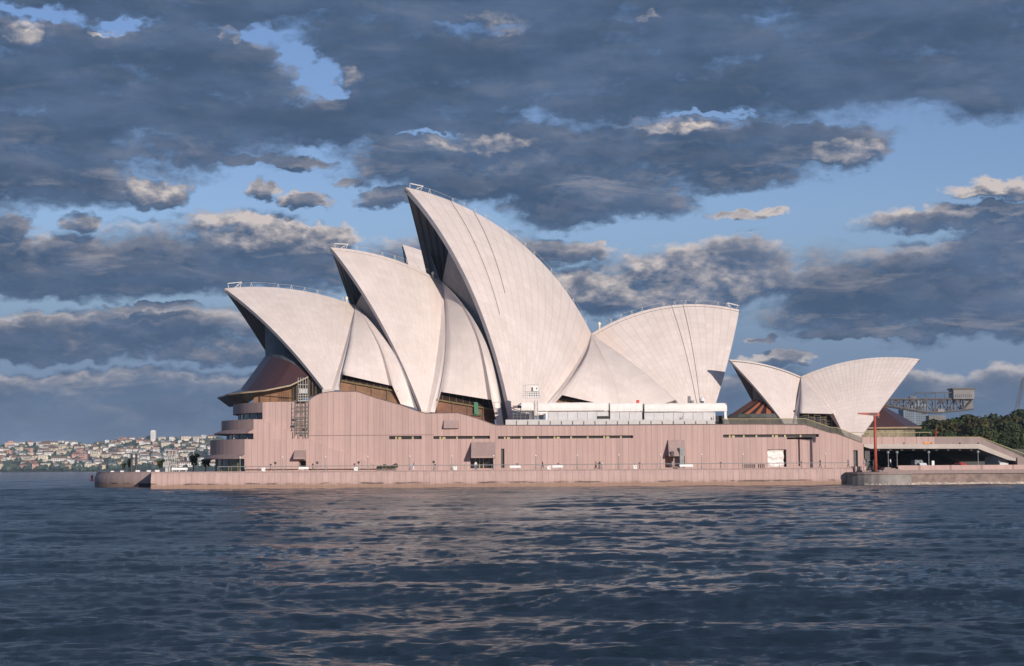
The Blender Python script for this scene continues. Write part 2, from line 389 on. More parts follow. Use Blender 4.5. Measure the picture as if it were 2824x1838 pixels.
    def build(s, name, mats, parent=None, label=None, origin=None, recalc=False):
        L = Vector((0, 0, 0))
        if parent is not None: L = ORI[parent.name]
        elif origin is not None: L = Vector(origin)
        me = bpy.data.meshes.new(name)
        me.from_pydata([(x-L.x, y-L.y, z-L.z) for x, y, z in s.v], [], s.f)
        ms = mats if isinstance(mats, (list, tuple)) else [mats]
        for x in ms: me.materials.append(M[x] if isinstance(x, str) else x)
        me.polygons.foreach_set('material_index', s.m); me.polygons.foreach_set('use_smooth', s.sm)
        if s.uv:
            ul = me.uv_layers.new(name='UVMap')
            for fi, q in s.uv.items():
                ls = me.polygons[fi].loop_start
                for j in range(4): ul.data[ls+j].uv = q[j]
        if recalc:
            bm = bmesh.new(); bm.from_mesh(me); bmesh.ops.recalc_face_normals(bm, faces=bm.faces); bm.to_mesh(me); bm.free()
        me.update()
        o = bpy.data.objects.new(name, me); COL.objects.link(o)
        if parent is not None: o.parent = parent
        else: o.location = L
        ORI[o.name] = L
        if label: o['label'] = label
        return o
def each(mb, name, mats, parent):
    """every piece of the builder as an object of its own"""
    for vs, fs, mi, sm in mb.pc:
        q = MB(); q.add(vs, fs, mi, sm); o = q.build(name, mats, parent)
    return o
def copy_tree(o, parent=None):
    c = o.copy(); COL.objects.link(c); c.parent = parent
    ORI[c.name] = ORI.get(o.name, Vector())
    for ch in [x for x in KIDS.get(o.name, [])]: copy_tree(ch, c)
    return c
KIDS = {}
def reg(root):
    for o in bpy.data.objects:
        if o.parent: KIDS.setdefault(o.parent.name, [])
    KIDS.clear()
    for o in COL.objects:
        if o.parent: KIDS.setdefault(o.parent.name, []).append(o)

# ------------------------------------------------------------------ water
WALLY, PODY, DECKZ = 345.0, 361.0, 3.3
def build_water():
    ys = [12.0]
    while ys[-1] < 125: ys.append(ys[-1]*1.0045)
    while ys[-1] < 365: ys.append(ys[-1]+.56)
    while ys[-1] < 900: ys.append(ys[-1]*1.012)
    while ys[-1] < 8800: ys.append(ys[-1]*1.06)
    ys = np.array(ys)
    t = np.concatenate([np.linspace(-1.4, -.36, 40, endpoint=False), np.linspace(-.36, .36, 640), np.linspace(.36, 1.4, 41)[1:]])
    X = np.clip(ys[:, None]*t[None, :], -5800, 5800); Y = np.repeat(ys[:, None], len(t), 1)
    Z = np.zeros_like(X); DX = np.zeros_like(X); DY = np.zeros_like(X)
    sp = Y*.72/640; DYR = np.gradient(ys)[:, None]
    for i in range(122):
        lam = 0.45*(15/0.45)**rng.random()**1.5; th = R_(-90+rng.normal(0, 38)+12)      # travelling mostly toward the viewer
        if i >= 110: lam = rng.uniform(6, 16); th = R_(-90+rng.normal(0, 16)+8)
        k = 2*math.pi/lam; kx, ky = k*math.cos(th), k*math.sin(th)
        a = .0053*lam**.60*(2.0 if i >= 110 else 1) * rng.uniform(.5, 1.5); ph = rng.random()*6.28
        att = np.clip((lam/np.maximum(sp, 1e-3)-2)/3, 0, 1)*np.clip(lam/(DYR*2.1), 0, 1)
        A = a*att; q = kx*X+ky*Y+ph
        # slow groups, so crests come and go
        grp = .6+.7*np.sin(q*.137+ph*3+X*.05*math.cos(ph*9)) * np.sin(X*.11*math.sin(ph*5)+Y*.03+ph)
        Z += A*grp*np.cos(q); DX -= A*grp*.8*math.cos(th)*np.sin(q); DY -= A*grp*.8*math.sin(th)*np.sin(q)
    far = np.clip((1200-Y)/600, 0, 1); Z *= far
    X = X+DX*far; Y2 = Y+DY*far
    v = np.stack([X, Y2, Z], -1).reshape(-1, 3)
    nr, nc = len(ys), len(t)
    idx = np.arange(nr*nc).reshape(nr, nc)
    f = np.stack([idx[:-1, :-1], idx[:-1, 1:], idx[1:, 1:], idx[1:, :-1]], -1).reshape(-1, 4)
    me = bpy.data.meshes.new("water"); me.vertices.add(len(v)); me.vertices.foreach_set('co', v.ravel())
    me.loops.add(f.size); me.loops.foreach_set('vertex_index', f.ravel())
    me.polygons.add(len(f)); me.polygons.foreach_set('loop_start', np.arange(0, f.size, 4)); me.polygons.foreach_set('loop_total', np.full(len(f), 4))
    me.polygons.foreach_set('use_smooth', np.ones(len(f), bool)); me.update(); me.validate()
    m, b, bs = new_mat('harbour water')
    g = b.n('ShaderNodeNewGeometry'); pos = g.outputs['Position']
    bs.inputs['Base Color'].default_value = rgb(.018, .034, .046); bs.inputs['Roughness'].default_value = .10
    bs.inputs['IOR'].default_value = 1.333; bs.inputs['Specular IOR Level'].default_value = .5
    n1 = b.noise(b.vmath('MULTIPLY', pos, (.62, 1.0, 1)), 1.7, 6, .62, .3)
    n2 = b.noise(b.vmath('MULTIPLY', pos, (.7, 1.0, 1)), 6.5, 4, .6, .2)
    b.put(bs.inputs['Roughness'], b.sstep(b.noise(b.vmath('MULTIPLY', pos, (.5, 1, 1)), .035, 4), .35, .65, .06, .17))     # wind patches
    h = b.math('ADD', b.math('MULTIPLY', n1, .30), b.math('MULTIPLY', n2, .055))
    bp = b.n('ShaderNodeBump'); bp.inputs['Strength'].default_value = .68; bp.inputs['Distance'].default_value = 1.0
    b.put(bp.inputs['Height'], h); b.L.new(bp.outputs[0], bs.inputs['Normal'])
    me.materials.append(m)
    o = bpy.data.objects.new("water", me); COL.objects.link(o); o['kind'] = 'structure'; o['label'] = 'choppy dark blue harbour water'
build_water()

# ------------------------------------------------------------------ promenade, sea wall, podium
XW0, XW1 = P(416, 1325, WALLY).x, P(2353, 1310, WALLY).x
# rounded northern end of the broadwalk, set back behind the long wall
EX = P(253, 1320, 403).x; NX0 = P(414, 1320, 383).x
end_a = NX0-EX
def north_end(t):        # t 0..1 from the junction to the far tip
    an = R_(32+58*t); a = end_a/(1-math.sin(R_(32)))
    cx = EX+a; return (cx-a*math.sin(an), 383+30*(math.cos(R_(32))-math.cos(an)))
prof_xy = [north_end(i/14) for i in range(15)]
mb = MB()
poly = [(XW0, WALLY+.5), (XW1, WALLY+.5), (XW1, 430), (prof_xy[-1][0]+6, 430)]+[p for p in prof_xy[::-1]]
poly = [(x+.3, y+.5) if i > 3 else (x, y) for i, (x, y) in enumerate(poly)]
mb.plan(poly, -1.5, DECKZ-.02)
tag(mb.build('promenade', 'paving'), kind='structure')
def build_seawall():
    o = thing('sea_wall', (XW0, WALLY, 0), 'long pink granite sea wall with vertical panel joints and brown waterline below the podium', 'sea wall')
    prof = [(.40, -1.5), (.10, -.2), (.02, .8), (-.04, 1.5), (.0, 2.0), (.14, 2.4), (.42, 2.95), (.70, DECKZ+.03), (1.3, DECKZ+.03), (1.3, -1.5)]
    mb = MB()
    path = [lambda d, z, x=XW0+(XW1-XW0)*i/60: (x, WALLY+d, z) for i in range(61)]
    mb.sweep(prof, path); mb.build('wall_face', 'granite_wall', o, recalc=True)
    mb = MB()
    mb.box(XW0, XW0+.9, WALLY+1.31, 388, -1.5, DECKZ+.02)
    mb.build('return_wall', 'granite_old', o)
    mb = MB()
    xs = prof_xy; path = []
    for i, (x, y) in enumerate(xs):
        a_ = Vector(xs[max(i-1, 0)]); b_ = Vector(xs[min(i+1, len(xs)-1)]); t = (b_-a_).normalized(); nrm = Vector((t.y, -t.x)); nrm = nrm if nrm.x < 0 or nrm.y < 0 else -nrm
        path.append(lambda d, z, x=x, y=y, n=nrm: (x-n.x*d, y-n.y*d, z))
    mb.sweep(prof, path); mb.build('rounded_end', 'granite_old', o, recalc=True, label='shaded rounded northern end of the wall')
    mb = MB(); mb.boxpx(382, 1334, 411, 1350, 380.4, 2.5); mb.build('dark_block', 'dark', o)  # dark block low on the wall beside the junction
build_seawall()

podium = thing('podium', (0, PODY, DECKZ), 'pink granite podium building with narrow window slits carrying the white shells', 'building')
def PW(px, py, Y=PODY): p = P(px, py, Y); return (p.x, p.z)
def build_podium():
    top = [(676,1212),(700,1212),(700,1157),(724,1157),(724,1110),(790,1108),(848,1107),(858,1100),(869,1092),(882,1086.5),(896,1083),(910,1081),(923,1080),(982,1080),(992,1082),(1006,1087),
           (1040,1098.5),(1105,1117),(1164,1138),(1172,1140),(1195,1140),(1262,1139),(1272,1141),(1319,1155),(1358,1170),(1370,1173),(1540,1174),(1800,1172),(2080,1170.5),(2221,1172),(2290,1194),(2307,1196),(2376,1221),(2381,1222)]
    poly = [PW(*p) for p in top]
    poly += [(poly[-1][0], DECKZ-1.0), (poly[0][0], DECKZ-1.0)]
    # tiers step: keep as one extruded mass
    mb = MB(); mb.prism(poly, PODY, 425); ob = mb.build('west_wall', ['granite'], podium, recalc=True)
    # recesses cut into the wall
    cut = MB()
    slits = [(1073,1203,1163,1212),(1195,1203,1351,1211),(1373,1202.5,1746,1210),(1994,1198.5,2258,1206.5)]
    holes = slits+[(826,1272,845,1292),(1297,1262,1360,1292),(1382,1238,1391,1291),(1834,1256,1889,1290),(2117,1240,2169,1288),(2353.5,1242,2366,1288),(2201.5,1206.6,2206,1286),(2170,1206.6,2240,1212)]
    for h in holes:
        a = P(h[0], (h[1]+h[3])/2, PODY).x; b_ = P(h[2], (h[1]+h[3])/2, PODY).x; t = P((h[0]+h[2])/2, h[1], PODY).z; u = max(P((h[0]+h[2])/2, h[3], PODY).z, DECKZ-.5)
        dp = 1.2 if h in slits else (3.0 if h[2]-h[0] > 15 else 1.0)
        cut.box(a, b_, PODY-2, PODY+dp, u, t)
    co_ = cut.build('cutter', ['granite_plain'], podium, recalc=True)
    md = ob.modifiers.new('cut', 'BOOLEAN'); md.operation = 'DIFFERENCE'; md.object = co_; md.solver = 'EXACT'; md.use_self = True
    bpy.context.view_layer.update()
    dg = bpy.context.evaluated_depsgraph_get(); me = bpy.data.meshes.new_from_object(ob.evaluated_get(dg))
    ob.modifiers.clear(); ob.data = me; bpy.data.objects.remove(co_)
    # glass and fittings inside the slits
    for i, h in enumerate(slits):
        g = MB(); a = P(h[0], (h[1]+h[3])/2, PODY).x; b_ = P(h[2], (h[1]+h[3])/2, PODY).x; t = P((h[0]+h[2])/2, h[1], PODY).z; u = P((h[0]+h[2])/2, h[3], PODY).z
        g.box(a-.3, b_+.3, PODY+.75, PODY+.8, u-.2, t+.2); w = g.build('window_strip', 'dark', podium)
        f = MB(); x = a+1.2; k = 0
        while x < b_-1:
            f.box(x, x+.35, PODY+.45, PODY+.7, u, t-.12); k += 1
            if k % 3 == 1: f.box(x+.6, x+1.2, PODY+.5, PODY+.72, u, u+(t-u)*.7)
            x += 3.3 if i < 3 else 2.3+1.5*random.random()
        each(f, 'mullion', 'brass', w)
    door = [((826,1272,845,1292), 'dark'), ((1297,1262,1360,1292), 'bronze_glass'), ((1382,1238,1391,1291), 'steel_dark'), ((1834,1256,1889,1290), 'granite_plain'), ((2353.5,1242,2366,1288), 'steel_dark')]
    for h, mt in door:
        g = MB(); a = P(h[0], 1275, PODY).x; b_ = P(h[2], 1275, PODY).x; t = P(h[0], h[1], PODY).z
        dp = 2.2 if h[2]-h[0] > 15 else .5
        g.box(a, b_, PODY+dp, PODY+dp+.1, DECKZ, t); w = g.build('doorway', mt, podium)
        if mt == 'bronze_glass':
            f = MB()
            for q in (.18, .38, .55, .8): f.box(a+(b_-a)*q, a+(b_-a)*q+.16, PODY+2.0, PODY+2.2, DECKZ, t)
            each(f, 'door_frame', 'brass', w)
    # awnings: granite hoods sloping out over the openings
    def hood(x0, y0, x1, y1, d, lip=.35, x0b=None):
        a = P(x0, y0, PODY).x; b_ = P(x1, y0, PODY).x; zt = P(x0, y0, PODY).z; zb = P(x0, y1, PODY).z
        g = MB(); pr = [(PODY-.003, zt), (PODY-.25, zt), (PODY-d, zb+lip), (PODY-d, zb), (PODY-.003, zb)]
        n = len(pr); vs = [(a, y, z) for y, z in pr]+[(b_, y, z) for y, z in pr]
        g.add(vs, [tuple(range(n)), tuple(range(2*n-1, n-1, -1))]+[(i, i+n, (i+1) % n+n, (i+1) % n) for i in range(n)])
        return g.build('awning', 'granite_plain', podium, recalc=True)
    hood(814, 1236, 846, 1267, 2.9); hood(1224, 1160, 1266, 1182, .9, .2); hood(1300, 1220, 1366, 1264, 3.0); hood(1842, 1214, 1888, 1259, 2.2)
    g = MB(); g.boxpx(1875, 1234, 1887, 1289, PODY-2.4, .4); g.build('side_panel', 'steel', podium)
    g = MB(); g.boxpx(1857, 1263, 1874, 1288, PODY-.6, .3); g.build('roller_door', 'granite_plain', podium)
    g = MB(); g.boxpx(1851, 1245, 1859, 1257, PODY-2.6, .35); g.build('vent_box', 'steel_dark', podium)
    # white tarpaulin hung in the wide recess
    a = P(2117, 1265, PODY).x; b_ = P(2163, 1265, PODY).x; t = P(2140, 1240.5, PODY).z
    g = MB(); rows = []
    for i in range(13):
        r = []
        for j in range(25): r.append((a+.02+(b_-a)*i/12, PODY+.8+.22*math.sin(j*.62+i*.25+1.3*math.sin(i*.4))+.10*math.sin(j*1.7-i*.8)+.05*math.sin(j*.3+i*1.9), DECKZ+(t-DECKZ)*j/24))
        rows.append(r)
    g.grid(rows); g.build('tarpaulin', 'tarp', podium, label='white tarpaulin hung in a wide opening')
    # lower stair walls standing proud of the main wall, groove, coping line
    g = MB(); g.prism([PW(*p) for p in ((700,1157.5),(727,1157.5),(760,1172),(800,1190),(852,1210),(852,1212),(700,1212))], PODY-.55, PODY-.003); g.build('stair_wall', 'granite', podium, recalc=True)
    g = MB(); g.prism([PW(*p) for p in ((676,1212.5),(852,1211),(905,1234),(955,1252),(1040,1284),(1060,1293),(845.5,1294),(845.5,1270),(826,1270),(826,1294),(676,1295))], PODY-.9, PODY-.56 if False else PODY-.003); g.build('stair_wall', 'granite', podium, recalc=True)
    g = MB(); g.boxpx(853, 1200.2, 1196, 1201.6, PODY-.02, .018); g.build('groove', 'joint', podium)
    cop = [(790,1108),(848,1107),(858,1100),(869,1092),(882,1086.5),(896,1083),(910,1081),(923,1080),(982,1080),(992,1082),(1006,1087),(1040,1098.5),(1105,1117),(1164,1138),(1172,1140),(1195,1140),(1262,1139),(1272,1141),(1319,1155),(1358,1170),(1370,1173),(1540,1174),(1800,1172),(2080,1170.5),(2221,1172),(2290,1194),(2307,1196),(2376,1221)]
    pts = [PW(*p) for p in cop]
    g = MB()
    for (x0, z0), (x1, z1) in zip(pts[:-1], pts[1:]):
        g.add([(x0, PODY-.1, z0-.06), (x1, PODY-.1, z1-.06), (x1, PODY-.1, z1+.08), (x0, PODY-.1, z0+.08), (x0, PODY+.6, z0-.06), (x1, PODY+.6, z1-.06), (x1, PODY+.6, z1+.08), (x0, PODY+.6, z0+.08)],
              ((0, 1, 2, 3), (7, 6, 5, 4), (3, 2, 6, 7), (0, 4, 5, 1)))
    g.build('coping', 'joint', podium)
    # northern tiers: curved parapets and glazing bands stepping down to the harbour
    def arcpath(x0, x1, Ybase, b, n=26):
        t0 = R_(38); a = (P(x0, 1200, Ybase).x-P(x1, 1200, Ybase+b*.62).x)/(1-math.sin(t0)); xc = P(x0, 1200, Ybase).x+a*math.sin(t0); yc = Ybase+b*math.cos(t0)
        path = []
        for i in range(n):
            an = t0+R_(104)*i/(n-1)
            path.append(lambda o, z, an=an: (xc-(a+o)*math.sin(an), yc-(b+o)*math.cos(an), z))
        return path
    Z = lambda px, py: P(px, py, PODY).z
    for i, (x0, x1, Yb, zt, zb, aw, zg, gm) in enumerate((
            (724, 638, PODY+.02, Z(724,1110), Z(724,1138), None, Z(724,1157), 'glass'),
            (700, 606, PODY-.5, Z(700,1157), Z(700,1184), (1.5, Z(700,1196)), Z(700,1211), 'glass'),
            (676, 575, PODY-.85, Z(676,1212), Z(676,1253), (1.3, Z(676,1266)), DECKZ, 'green_glass'))):
        pth = arcpath(x0, x1, Yb, 24)
        g = MB(); g.sweep([(0, zt), (0, zb), (-2.0, zb), (-2.0, zt-.6), (-.5, zt-.6), (-.5, zt)], pth); pp = g.build('parapet', 'granite_plain', podium, recalc=True)
        if aw:
            g = MB(); g.sweep([(0, zb-.003), (aw[0], aw[1]+.25), (aw[0], aw[1]), (-1.9, aw[1]), (-1.9, zb-.003)], pth); g.build('eave', 'granite_plain', podium, recalc=True)
        g = MB(); g.sweep([(-1.2, (aw[1] if aw else zb)-.003), (-1.2, zg-1), (-1.6, zg-1), (-1.6, (aw[1] if aw else zb)-.003)], pth); w = g.build('glazing', gm, podium, recalc=True)
        g = MB()
        for f in pth[::2]:
            p0 = Vector(f(-1.14, zg-.5)); p1 = Vector(f(-1.14, (aw[1] if aw else zb)-.05)); g.tube([p0, p1], .09, 4)
        each(g, 'mullion', 'bronze' if i == 2 else 'steel', w)
        g = MB(); g.sweep([(-2.05, zt-.4), (-2.05, zg-.4), (-12, zg-.4), (-12, zt-.4)], pth); g.build('tier_core', 'granite_plain', podium, recalc=True)
build_podium()

# ------------------------------------------------------------------ halls and shells
class Hall:
    def __init__(s, th, x, Y): s.n = Vector((math.sin(th), -math.cos(th), 0)); s.p0 = Vector((x, Y, 0))
    def pt(s, px, py, h=0.):
        d = ray(px, py); t = ((s.p0-CAM).dot(s.n)+h)/d.dot(s.n); return CAM+d*t
    def mir(s, p): return p-s.n*(2*((p-s.p0).dot(s.n)))
    def h(s, p): return (p-s.p0).dot(s.n)
def proj(p):
    q = p-CAM; w = q.dot(FW); return CX+FPX*q.dot(RC)/w, CY-FPX*q.dot(UC)/w
SR = 75.0
def centre(a, p, q):
    u, v = p-a, q-a; w = u.cross(v); w2 = w.dot(w)
    cc = a+(w.cross(u)*v.dot(v)+v.cross(w)*u.dot(u))/(2*w2)
    o = math.sqrt(SR*SR-(cc-a).length_squared); wn = w/math.sqrt(w2)
    c1, c2 = cc+wn*o, cc-wn*o
    return c1 if c1.z < c2.z else c2
def arc(c, a, b, n):
    u, v = a-c, b-c; om = math.acos(max(-1, min(1, u.dot(v)/u.length/v.length)))
    return [c+(u*math.sin((1-t)*om)+v*math.sin(t*om))/math.sin(om) for t in [i/(n-1) for i in range(n)]]
class Shell: pass
def make_shell(hall, Ppx, Qpx, Fn, Fr, hf, root, mat, th=.85, ns=33, nt=33, posts=22, frame=True, rail=True):
    s = Shell(); s.hall = hall
    s.P, s.Q = hall.pt(*Ppx), hall.pt(*Qpx); a = hall.pt(*Fn, hf); s.c = centre(a, s.P, s.Q); c = s.c
    onS = lambda p: c+(p-c).normalized()*SR
    fr = onS(hall.pt(*Fr, hf*.985)); cp = c-hall.n*hall.h(c)
    s.ridge = arc(cp, s.P, s.Q, ns)
    s.ribs = []
    for i in range(ns):
        f = onS(a.lerp(fr, i/(ns-1))); s.ribs.append(arc(c, f, s.ridge[i], nt))
    s.near, s.rear = s.ribs[0], s.ribs[-1]
    mb = MB()
    ins = lambda p, d: c+(p-c).normalized()*(SR-d)
    thk = lambda j: th
    out = s.ribs; inn = [[ins(p, th) for p in r] for r in out]
    for mirror in (False, True):
        T = (lambda r: [hall.mir(p) for p in r]) if mirror else (lambda r: r)
        # the halves meet at the ridge, stop the mirrored one a hair short to keep faces apart
        mb.grid([T(r) for r in out], 0, True, flip=not mirror)
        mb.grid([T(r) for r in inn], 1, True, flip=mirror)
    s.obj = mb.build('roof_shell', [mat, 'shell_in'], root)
    rb = MB()
    for mirror in (False, True):
        T = (lambda r: [hall.mir(p) for p in r]) if mirror else (lambda r: r)
        for o_, i_ in ((out[0], inn[0]), (out[-1], inn[-1])):
            rb.grid([T(o_), T(i_)], 0, False)
        # foot underside
        rb.grid([T([r[0] for r in out]), T([r[0] for r in inn])], 0, False)
    rb.build('edge_rim', 'concrete_rim', s.obj)
    up = [(p-c).normalized() for p in s.ridge]
    if rail:
        g = MB(); hgt = .9
        L = sum((s.ridge[i+1]-s.ridge[i]).length for i in range(ns-1)); n = int(L/2.6)
        top = []
        for k in range(1, n):
            t = k/n*(ns-1); i = int(t); p = s.ridge[i].lerp(s.ridge[min(i+1, ns-1)], t-i); u = Vector((0, 0, 1)); ax = (s.ridge[min(i+1, ns-1)]-s.ridge[i]).normalized()
            if k % 5 == 3: top.append(p+u*hgt); continue
            q = p+u*hgt*random.uniform(.85, 1.1)
            g.tube([p-ax*.28-u*.1, q], .05, 4); g.tube([p+ax*.28-u*.1, q], .05, 4); top.append(q)
        g.tube(top, .022, 4); g.build('ridge_rail', 'steel_pale', s.obj)
    if frame:
        g = MB(); ax = (s.ridge[1]-s.ridge[0]).normalized(); u = up[0]; p = s.P+ax*.9
        A, B, C_, D = p-u*.1, p+u*1.15-ax*.2, p+ax*2.7+u*1.15, p+ax*2.4-u*.1
        for off in (-.3, .3):
            o = hall.n*off; g.tube([A+o, B+o, C_+o, D+o], .055, 4); g.tube([C_+o, (A+D)/2+o], .06, 4)
        g.build('peak_frame', 'white', s.obj)
    return s
def side_rails(hall, apex, Lpx, Rpx, bottoms, bulge=.6, n=18):
    """rails in (px, py, h) space fanning from the bottom edge to the apex"""
    def resample(pl):
        pl = [Vector(p) for p in pl]; d = [0]
        for a, b_ in zip(pl[:-1], pl[1:]): d.append(d[-1]+(b_-a).length)
        out = []
        for k in range(n):
            t = d[-1]*k/(n-1); i = max(j for j in range(len(d)) if d[j] <= t+1e-9); i = min(i, len(pl)-2)
            out.append(pl[i].lerp(pl[i+1], (t-d[i])/(d[i+1]-d[i])))
        # soften polyline kinks
        for _ in range(3): out = [out[0]]+[(out[i-1]+out[i]*2+out[i+1])/4 for i in range(1, n-1)]+[out[-1]]
        return out
    L, Rr = resample(Lpx), resample(Rpx); ap = Vector(apex)
    L[-1] = ap; Rr[-1] = ap
    l0, r0 = (L[0]-ap).length, (Rr[0]-ap).length
    rails = []; m_ = len(bottoms)
    cum = [0]
    for a, b_ in zip(bottoms[:-1], bottoms[1:]): cum.append(cum[-1]+max(.1, b_[0]-a[0]))
    for b_, cw in zip(bottoms, cum):
        w = cw/cum[-1]; b0 = Vector(b_); r = []
        for k in range(n):
            t = k/(n-1)
            dl = L[k]-L[0].lerp(ap, t); dr = Rr[k]-Rr[0].lerp(ap, t)
            q = b0.lerp(ap, t)+(dl*(1-w)+dr*w)*((b0-ap).length/(l0*(1-w)+r0*w)); q.z += bulge*math.sin(math.pi*t)*4*w*(1-w)
            r.append(q)
        rails.append(r)
    return rails
def subdiv(bt, i0, i1, k):
    a, b_ = bt[i0], bt[i1]
    return bt[:i0+1]+[tuple(a[q]+(b_[q]-a[q])*j/k for q in range(3)) for j in range(1, k)]+bt[i1:]
def make_side(hall, root, apex, Lpx, Rpx, bottoms, arch, strip_from=None, ret=(8, 2.0), th=1.1, mat='tile_side', mirror=True, fold=None):
    bt = subdiv(bottoms, arch[0], arch[1], 8)
    rails = side_rails(hall, apex, Lpx, Rpx, bt)
    W = [[hall.pt(*q) for q in r] for r in rails]
    mb = MB(); flag = (False, True) if mirror else (False,)
    def T(r, m): return [hall.mir(p) for p in r] if m else r
    if fold:
        k = arch[1]+7                       # the rail that climbs from the arch's right corner
        n_ = len(rails[k]); up = []
        for i, q in enumerate(rails[k]):
            f = (1-i/(n_-1)); up.append(hall.pt(q.x+fold[0]*f**.8, q.y+2*f, q.z+fold[1]*f**.8))
        for m in flag:
            mb.grid([T(r, m) for r in W[:k+1]], 0, True); mb.grid([T(W[k], m), T(up, m)], 0, False); mb.grid([T(up, m)]+[T(r, m) for r in W[k+1:]], 0, True)
    else:
        for m in flag: mb.grid([T(r, m) for r in W], 0, True)
    o = mb.build('side_shell', mat, root)
    g = MB()
    for m in flag:
        if strip_from is not None:
            v = strip_from; k = len(W[0]); n = len(v); vv = []
            for i in range(k):
                t = i/(k-1)*(n-1); a = int(t); vv.append(v[a].lerp(v[min(a+1, n-1)], t-a))
            g.grid([T(vv, m), T(W[0], m)], 0, False)
        # soffit along the bottom edge and return along the right edge
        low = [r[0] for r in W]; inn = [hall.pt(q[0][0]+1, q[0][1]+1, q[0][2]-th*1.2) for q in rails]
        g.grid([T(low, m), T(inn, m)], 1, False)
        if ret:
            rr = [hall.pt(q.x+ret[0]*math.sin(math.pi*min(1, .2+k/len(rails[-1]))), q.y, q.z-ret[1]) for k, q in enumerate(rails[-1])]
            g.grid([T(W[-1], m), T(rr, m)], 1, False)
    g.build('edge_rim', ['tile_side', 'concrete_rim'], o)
    return o, rails
def hfun(hall, pts):
    """h as a function of photo row along a curve"""
    tab = sorted((proj(p)[1], hall.h(p)) for p in pts)
    def f(y):
        if y <= tab[0][0]: return tab[0][1]
        for (a, b_), (c, d) in zip(tab[:-1], tab[1:]):
            if y <= c: return b_+(d-b_)*(y-a)/(c-a)
        return tab[-1][1]
    return f
def panel(hall, pts, name, mat, root, mirror=False):
    g = MB(); g.add([hall.pt(*p) for p in pts], [tuple(range(len(pts)))])
    return g.build(name, mat, root)
def arch_glass(hall, root, x0, x1, ytop, ybot, hin, split, mats, nm=9, slope=0., yb1=None):
    """glazed wall set back under an arch: dark upper lights over a timber-lit lower band"""
    yT0, yT1 = ytop; yB0, yB1 = ybot; s0, s1 = split
    g = MB(); g.add([hall.pt(x0+6, yT0-4, hin-2.4), hall.pt(x1-5, yT1-4, hin-2.4), hall.pt(x1, s1, hin), hall.pt(x0, s0, hin)], [(0, 1, 2, 3)])
    w = g.build('glass_wall', mats[0], root)
    g = MB(); k = 6; rows = []
    for i in range(k+1):
        t = i/k; rows.append([hall.pt(x0+2+(x1-x0-12)*t, s0+1+(s1-s0)*t, hin-.4), hall.pt(x0+2+(x1-x0-4)*t, yB0+(yB1-yB0)*t+15, hin-.4-slope)])
    g.grid(rows, 0, False); g.build('foyer_lining', mats[1], root)
    g = MB()
    for i in range(1, nm):
        t = i/nm; x = x0+(x1-x0)*t
        g.tube([hall.pt(x, yT0+(yT1-yT0)*t-2, hin-2.2), hall.pt(x, s0+(s1-s0)*t, hin+.15)], .07, 4)
    g.tube([hall.pt(x0+2, s0, hin+.2), hall.pt(x1-9, s1-1, hin+.2)], .16, 4)
    for i in range(1, 4):
        t = i/4+.03; x = x0+(x1-x0)*t
        g.tube([hall.pt(x, s0+(s1-s0)*t, hin+.15), hall.pt(x, yB0+(yB1-yB0)*t+14, hin+.15)], .06, 4)
    each(g, 'mullion', mats[2], w)

